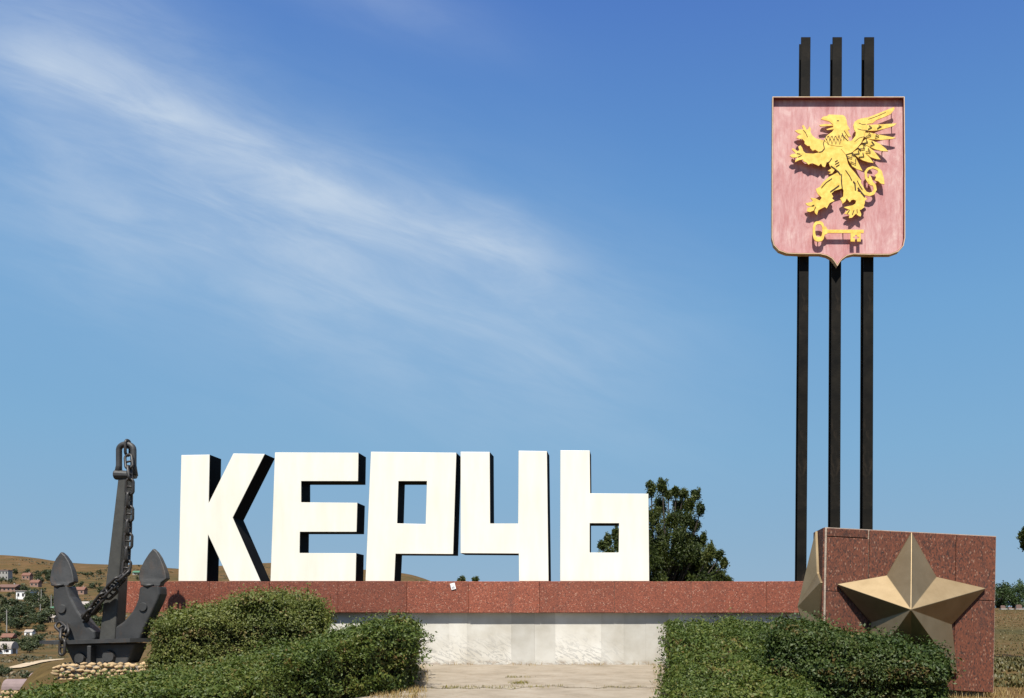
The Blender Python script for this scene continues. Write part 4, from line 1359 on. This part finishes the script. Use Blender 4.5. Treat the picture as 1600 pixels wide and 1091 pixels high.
for a in ((1018, 766, 7, 9), (1035, 760, 7, 11), (1045, 772, 6, 8), (1056, 768, 5, 7), (1068, 772, 6, 5), (1087, 772, 6, 9), (1094, 797, 6, 7), (1075, 790, 9, 10), (1060, 792, 7, 8), (1030, 790, 11, 14), (1020, 812, 12, 16),
          (1050, 815, 12, 12), (1072, 812, 12, 10), (1084, 822, 8, 8), (1038, 835, 13, 14), (1062, 840, 14, 13), (1080, 845, 10, 11), (1096, 846, 7, 9), (1112, 862, 5, 11), (1124, 868, 6, 8), (1130, 880, 5, 7), (1106, 868, 9, 10),
          (1090, 872, 13, 12), (1065, 868, 15, 14), (1040, 868, 15, 15), (1020, 850, 13, 16), (1018, 880, 14, 14), (1050, 892, 16, 12), (1080, 895, 16, 11), (1108, 892, 12, 11), (1126, 900, 9, 8), (1138, 908, 6, 6),
          (998, 800, 10, 14), (985, 830, 12, 12), (1000, 850, 13, 14), (978, 862, 11, 12), (962, 836, 5, 9), (950, 846, 5, 8), (940, 853, 5, 5), (966, 852, 6, 9), (955, 870, 9, 9), (940, 880, 9, 9), (985, 885, 14, 12), (1100, 912, 14, 9), (1060, 915, 18, 9), (1010, 910, 16, 9), (965, 905, 14, 9)):
    T_(*a)
for k in range(32):
    py = random.uniform(832, 915)
    f_ = (py - 748) / 160
    xr = 1044 + 78 * f_ ** 1.2
    px = random.uniform(985 - 30 * f_ if py > 872 else 1008, xr - 6)
    T_(px, py, random.uniform(6, 10), random.uniform(8, 14))
bs = P(1030, 0, DT)
tufts_tree('evergreen_tree', 'dark evergreen tree with upright tufts rising behind the letter Ь', 'tree', (bs.x, bs.y, gz(bs.x, bs.y)), 0.22, tf, 6000, 0.042, M['tree_leaf'], 17)
# two small tree tops far behind the wall
for px, lab in ((720, 'tiny dark treetop just above the beam beside the Р'), (744, 'tiny dark treetop just above the beam under the Ч')):
    tf = []
    DT = 75
    for k in range(5):
        T_(px + random.uniform(-5, 5), 903 + random.uniform(-2, 12), 2.8, 3.2, 0.6)
    bs = P(px, 0, 75)
    tufts_tree('small_tree', lab, 'tree', (bs.x, bs.y, gz(bs.x, bs.y)), 0.10, tf, 900, 0.09, M['tree_leaf'], 40 + px, 'small trees behind the wall')
# tree standing just outside the frame, one branch reaching in
DT = 26
tf = []
for a in ((1597, 838, 6, 5), (1603, 832, 6, 7), (1612, 842, 9, 9), (1600, 852, 4, 4), (1630, 830, 16, 16), (1650, 800, 20, 22), (1680, 780, 24, 24), (1720, 800, 26, 24), (1670, 840, 22, 20), (1710, 850, 24, 20), (1760, 830, 22, 22), (1700, 745, 22, 20)):
    T_(*a)
bs = P(1700, 0, DT)
tufts_tree('field_tree', 'leafy branch of a dark tree reaching in above the field', 'tree', (bs.x, bs.y, gz(bs.x, bs.y)), 0.2, tf, 2600, 0.055, M['tree_leaf'], 77)
# row of trees across the field
for i, (px, top, wd, lab) in enumerate(((1563, 909, 20, 'round green field tree nearest the block edge, behind pale gravestones'), (1584, 905, 22, 'taller green tree second in the field row beside the block'), (1606, 906, 24, 'green tree in the field row at the frame edge'), (1634, 902, 26, None), (1662, 905, 26, None), (1700, 900, 30, None), (1535, 912, 22, None))):
    DT = 125 + (i % 3) * 4
    tf = []
    for k in range(20):
        f_ = k / 20
        T_(px + random.uniform(-wd, wd) * .55, top + 9 + random.uniform(0, 34) , random.uniform(5, 8), random.uniform(5, 8), 2.0)
    bs = P(px, 0, DT)
    tufts_tree('field_tree', lab or ('green field tree third from the block edge in the row', '', '', 'green field tree fourth in the row beyond the block', 'green field tree fifth in the row beyond the block', 'green field tree at the far end of the row', 'green field tree hidden behind the star block')[i], 'tree', (bs.x, bs.y, gz(bs.x, bs.y)), 0.25, tf, 340, 0.17, M['field_leaf'], 90 + i, 'trees in a row across the field')
# pale gravestones before them
for px, w_, h_, lab in ((1567, 0.55, 0.5, 'pale gravestone in the field close beside the block'), (1592, 0.7, 0.6, 'larger pale gravestone in the field near the frame edge'), (1578, 0.4, 0.35, 'smallest pale gravestone in the field between two others')):
    p_ = P(px, 0, 112)
    z = gz(p_.x, p_.y)
    gs = thing('gravestone', (p_.x, p_.y, z), lab, 'gravestone', 'pale gravestones in the field')
    m = MB(); m.prism([(p_.x - w_ / 2, z), (p_.x + w_ / 2, z), (p_.x + w_ / 2, z + h_ * .8), (p_.x + w_ * .25, z + h_), (p_.x - w_ * .25, z + h_), (p_.x - w_ / 2, z + h_ * .8)], [], p_.y - .1, p_.y + .1)
    m.build('slab', M['w_brown'], gs)
    m = MB(); m.box(p_.x - w_ * .7, p_.x + w_ * .7, p_.y - .4, p_.y + .3, z - .1, z + .12)
    m.build('foot', M['w_grey'], gs)

# ---------------------------------------------------------------- village in the valley
def house(px, base, wpx, hpx, wall_m, roof_m, lab, kind='gable', wins=2, storeys=1, yaw=0.0, name='house'):
    d = on_ground(px, base)
    s = d / F
    W, H = wpx * s, hpx * s
    p_ = P(px, base, d)
    z = gz(p_.x, p_.y)
    D = W * 0.7
    h = thing(name, (p_.x, p_.y + D / 2, z), lab, 'house' if name == 'house' else 'shed', 'houses in the valley' if name == 'house' else 'arched sheds in the valley')
    cx, cy = p_.x, p_.y
    wh = H * {'gable': 0.58, 'flat': 0.93, 'arch': 0.42}[kind]
    m = MB(); m.box(cx - W / 2, cx + W / 2, cy, cy + D, z - H * .6, z + wh)
    wl = m.build('wall', M[wall_m], h)
    e = W * 0.06
    m = MB()
    if kind == 'gable':
        vs = [(cx - W / 2 - e, cy - e, z + wh + .01), (cx + W / 2 + e, cy - e, z + wh + .01), (cx + W / 2 + e, cy + D + e, z + wh + .01), (cx - W / 2 - e, cy + D + e, z + wh + .01), (cx - W / 2 - e, cy + D / 2, z + H), (cx + W / 2 + e, cy + D / 2, z + H)]
        m.add(vs, [(0, 1, 5, 4), (3, 4, 5, 2), (0, 4, 3), (1, 2, 5), (0, 3, 2, 1)])
    elif kind == 'flat':
        m.box(cx - W / 2 - e, cx + W / 2 + e, cy - e, cy + D + e, z + wh + .01, z + H)
    else:
        n_ = 10
        L_ = []
        for k in range(n_ + 1):
            a = math.pi * k / n_
            L_.append((cy + D / 2 - (D / 2 + e) * math.cos(a), z + wh + .01 + (H - wh) * math.sin(a)))
        vs = [(cx - W / 2 - e, a, b) for a, b in L_] + [(cx + W / 2 + e, a, b) for a, b in L_]
        m.add(vs, [(k, k + 1, n_ + 2 + k, n_ + 1 + k) for k in range(n_)] + [tuple(range(n_ + 1)), tuple(range(2 * n_ + 1, n_, -1)), (0, n_ + 1, 2 * n_ + 1, n_)])
    rf = m.build('roof', M[roof_m], h)
    if kind == 'gable' and W > 5:
        m = MB(); m.box(cx + W * .2, cx + W * .27, cy + D * .5, cy + D * .5 + W * .07, z + H * .8, z + H * 1.15)
        m.build('chimney', M['w_grey'], rf)
    if wins:
        for st in range(storeys):
            for k in range(wins):
                fx_ = cx - W / 2 + W * (k + .5) / wins
                ww = W / wins * .22
                hz = wh / storeys
                z0 = z + hz * (st + .35)
                m = MB(); m.box(fx_ - ww, fx_ + ww, cy - .05, cy + .02, z0, z0 + hz * .42)
                fr = m.build('window', M['wood'], h)
                m = MB(); m.box(fx_ - ww * .85, fx_ + ww * .85, cy - .07, cy - .052, z0 + hz * .04, z0 + hz * .38)
                m.build('pane', M['glass'], fr)
    if kind == 'arch':
        m = MB(); m.box(cx + W / 2 - .02, cx + W / 2 + .06, cy + D * .25, cy + D * .75, z - .1, z + wh * 1.2)
        m.build('door', M['wood'], h)
    return h
random.seed(3)
house(36, 937, 22, 14, 'w_white', 'paleroof', 'bright white flat house among dark trees in the valley', 'flat', 3)
house(5, 907, 15, 16, 'w_grey', 'slate', 'grey two storey house high on the hill at the frame edge', 'flat', 3, 2)
house(40, 906, 12, 11, 'w_pink', 'redroof', 'pinkish house with red roof high on the slope, above the white house', 'gable', 2)
house(53, 917, 13, 11, 'w_pink', 'redroof', 'pinkish house with red roof just left of the anchor fluke tip', 'gable', 2)
house(10, 925, 26, 12, 'w_pink', 'brownroof', 'long low house with brown roof, left of the white house', 'gable', 4)
house(83, 956, 12, 8, 'w_beige', 'greenroof', 'small house with green roof left of the anchor arm', 'gable', 2)
house(75, 973, 18, 13, 'w_beige', 'paleroof', 'beige house with pale roof in the trees below the green roof', 'gable', 2)
house(44, 993, 12, 9, 'w_white', 'paleroof', 'little white hut in the orange grass, right of the red barn', 'gable', 1)
house(10, 1005, 17, 15, 'w_red', 'redroof', 'red barn above the white arched shed', 'gable', 2)
house(124, 929, 14, 12, 'w_pink', 'redroof', 'pinkish house seen just inside the left anchor fluke', 'gable', 2)
house(134, 953, 18, 13, 'w_beige', 'paleroof', 'beige house seen between the left fluke and the shank', 'gable', 2)
house(150, 946, 10, 9, 'w_beige', 'brownroof', 'small beige house with brown roof touching the anchor shank', 'gable', 1)
house(214, 899, 14, 7, 'w_grey', 'greenroof', 'low grey house with green roof between the shank and right fluke', 'gable', 2)
house(6, 1022, 22, 19, 'w_white', 'paleroof', 'white arched shed below the red barn', 'arch', 2, name='arched_shed')
house(22, 1090, 34, 28, 'w_beige', 'slate', 'arched shed with pinkish grey roof, lowest in the corner', 'arch', 1, name='arched_shed')
house(63, 1074, 33, 22, 'w_brown', 'slate', 'arched brown shed beside the stone plinth', 'arch', 1, name='arched_shed')
# utility poles
for i, (px, y0, y1, lab) in enumerate(((64.5, 921, 946, 'utility pole right of the white house'), (60.5, 925, 943, 'short utility pole close beside a taller one by the white house'), (80, 930, 956, 'utility pole above the green roofed house'), (27, 930, 944, 'utility pole in front of the white house'),
                                       (10.5, 953, 990, 'tall utility pole in the dark trees near the frame edge'), (115, 918, 938, 'utility pole just right of the left fluke tip'), (63, 944, 966, 'utility pole in the trees below the white house'))):
    d = on_ground(px, y1)
    p_ = P(px, y1, d)
    z = gz(p_.x, p_.y)
    h = (y1 - y0) * d / F
    up = thing('utility_pole', (p_.x, p_.y, z), lab, 'utility pole', 'utility poles in the valley')
    m = MB(); m.tube([(p_.x, p_.y, z - .5), (p_.x, p_.y, z + h)], [.22, .15], 6)
    m.build('post', M['w_grey'], up)
    m = MB(); m.box(p_.x - .9, p_.x + .9, p_.y - .08, p_.y + .08, z + h * .9, z + h * .9 + .16)
    m.build('crossarm', M['wood'], up)
# low scrub on the hillsides
r = np.random.default_rng(9)
nS = 5200
dS = np.exp(r.uniform(math.log(120), math.log(1150), nS)); pS = r.uniform(-60, 700, nS)
xS = (pS - 1000) / F * dS
okS = fbm(np.column_stack([xS, dS, dS * 0]), 55.0, 2) > 0.05
xS, dS = xS[okS], dS[okS]
pS = np.column_stack([xS, dS - D0, ground_z(xS, dS - D0)])
kS = 10
cS = np.repeat(pS, kS, 0)
szS = np.repeat(r.uniform(.5, 1.5, len(pS)) * np.interp(dS, [100, 1100], [.45, 1.9]), kS)
offS = r.normal(0, 1, (len(cS), 3)) * szS[:, None] * [.9, .9, .25]
offS[:, 2] = np.abs(offS[:, 2]) + .1 * szS
v_, f_ = leaf_quads(cS + offS, np.tile([0, -.5, .7], (len(cS), 1)), 1.0, .6, .5, 66)
v_ = (v_.reshape(-1, 4, 3) - (cS + offS)[:, None]) * (szS * .45)[:, None, None] + (cS + offS)[:, None]
sO = fast_mesh('scrub', v_.reshape(-1, 3), f_, M['scrub'], None, np.repeat(np.clip(np.repeat(r.normal(.4, .25, len(pS)), kS) + r.normal(0, .1, len(cS)), 0, 1), 4))
tag(sO, 'low dry scrub dotted over the brown hillsides', 'scrub', kind='stuff')
# valley trees: a few crown shapes shared by many trees
def crown_mesh(seed, tall):
    r_ = np.random.default_rng(seed)
    PP, NN, TT = [], [], []
    for k in range(12):
        c = np.array([r_.normal(0, .32), r_.normal(0, .32), 0.55 + r_.uniform(-.25, .3) * tall])
        rr_ = r_.uniform(.18, .30)
        n = 42
        dd = r_.normal(0, 1, (n, 3)); dd /= np.linalg.norm(dd, axis=1, keepdims=True)
        PP.append(c + dd * rr_ * (r_.random(n) ** .4)[:, None]); NN.append(dd + [0, 0, .4]); TT.append(np.clip(r_.normal(.45, .15, n) + r_.normal(0, .12), 0, 1))
    v_, f_ = leaf_quads(np.concatenate(PP), np.concatenate(NN), 0.075, .6, .5, seed)
    o = fast_mesh('crown', v_, f_, M['far_leaf'], None, np.repeat(np.concatenate(TT), 4))
    me = o.data
    bpy.data.objects.remove(o)
    return me
CRM = [crown_mesh(200 + k, (1.0, 1.3, .8, 1.1, .9)[k]) for k in range(5)]
m = MB(); m.tube([(0, 0, -.15), (0.02, 0, .2), (0, .02, .55)], [.05, .04, .02], 6)
o = m.build('trunk', M['bark']); TRM = o.data; bpy.data.objects.remove(o)
random.seed(44)
bands = [(-25, 82, 950, 984, 52, 17), (42, 58, 925, 945, 5, 13), (45, 82, 936, 955, 12, 13), (100, 122, 918, 942, 7, 11), (118, 160, 950, 1000, 30, 16), (8, 62, 1006, 1022, 14, 16), (-12, 40, 1046, 1064, 7, 15), (-10, 90, 896, 938, 34, 8), (100, 160, 898, 928, 18, 8),
         (205, 275, 893, 908, 12, 5), (-20, 80, 982, 1000, 14, 11), (100, 122, 1000, 1030, 4, 10), (180, 250, 935, 960, 6, 10), (60, 78, 900, 912, 5, 11), (395, 425, 880, 900, 4, 4), (-20, 60, 1066, 1084, 5, 10)]
LAND = [(36, 930, 'the bright white flat house'), (5, 899, 'the grey two storey house'), (10, 919, 'the long brown roofed house'), (53, 912, 'the pinkish house by the left fluke tip'), (75, 967, 'the beige house under the green roof'),
        (44, 989, 'the little white hut'), (10, 998, 'the red barn'), (6, 1013, 'the white arched shed'), (22, 1078, 'the lowest arched shed'), (63, 1063, 'the brown arched shed'), (124, 923, 'the pinkish house inside the left fluke'),
        (134, 947, 'the beige house between fluke and shank'), (214, 896, 'the green roofed house between shank and right fluke'), (410, 885, 'the gap between К and Е'), (10, 970, 'the tall utility pole in the grove'), (140, 985, 'the anchor crown')]
ORD = ['nearest', 'second nearest', 'third nearest', 'fourth nearest', 'fifth nearest', 'sixth nearest', 'seventh nearest', 'eighth nearest', 'ninth nearest', 'tenth nearest', 'eleventh nearest', 'twelfth nearest', 'thirteenth nearest', 'fourteenth nearest', 'fifteenth nearest', 'sixteenth nearest', 'seventeenth nearest', 'eighteenth nearest', 'nineteenth nearest']
spots = []
for (x0, x1, y0, y1, n, hp) in bands:
    for k in range(n):
        spots.append((random.uniform(x0, x1), random.uniform(y0, y1), hp * random.uniform(.7, 1.3)))
bylm = {}
for sp_ in spots:
    px, py, hp = sp_
    cyy = py - hp * .5
    lm = min(LAND, key=lambda L: (L[0] - px) ** 2 + (L[1] - cyy) ** 2)
    ddx, ddy = px - lm[0], cyy - lm[1]
    rel = ('right of ' if ddx > 0 else 'left of ') if abs(ddx) > abs(ddy) else ('below ' if ddy > 0 else 'above ')
    bylm.setdefault(rel + lm[2], []).append((ddx * ddx + ddy * ddy, sp_))
for where, L in bylm.items():
    L.sort()
    for k, (_, (px, py, hp)) in enumerate(L):
        d = on_ground(px, py)
        p_ = P(px, py, d)
        z = gz(p_.x, p_.y)
        s = hp * d / F * 0.95
        lab = ORD[min(k, len(ORD) - 1)] + ' dark green tree ' + where if len(L) > 1 else 'lone dark green tree ' + where
        t_o = thing('valley_tree', (p_.x, p_.y, z), lab, 'tree', 'dark trees scattered over the valley')
        c = link('crown', random.choice(CRM), t_o); c.scale = (s * random.uniform(.9, 1.3), s, s); c.rotation_euler[2] = random.uniform(0, 6.28)
        c = link('trunk', TRM, t_o); c.scale = (s, s, s)
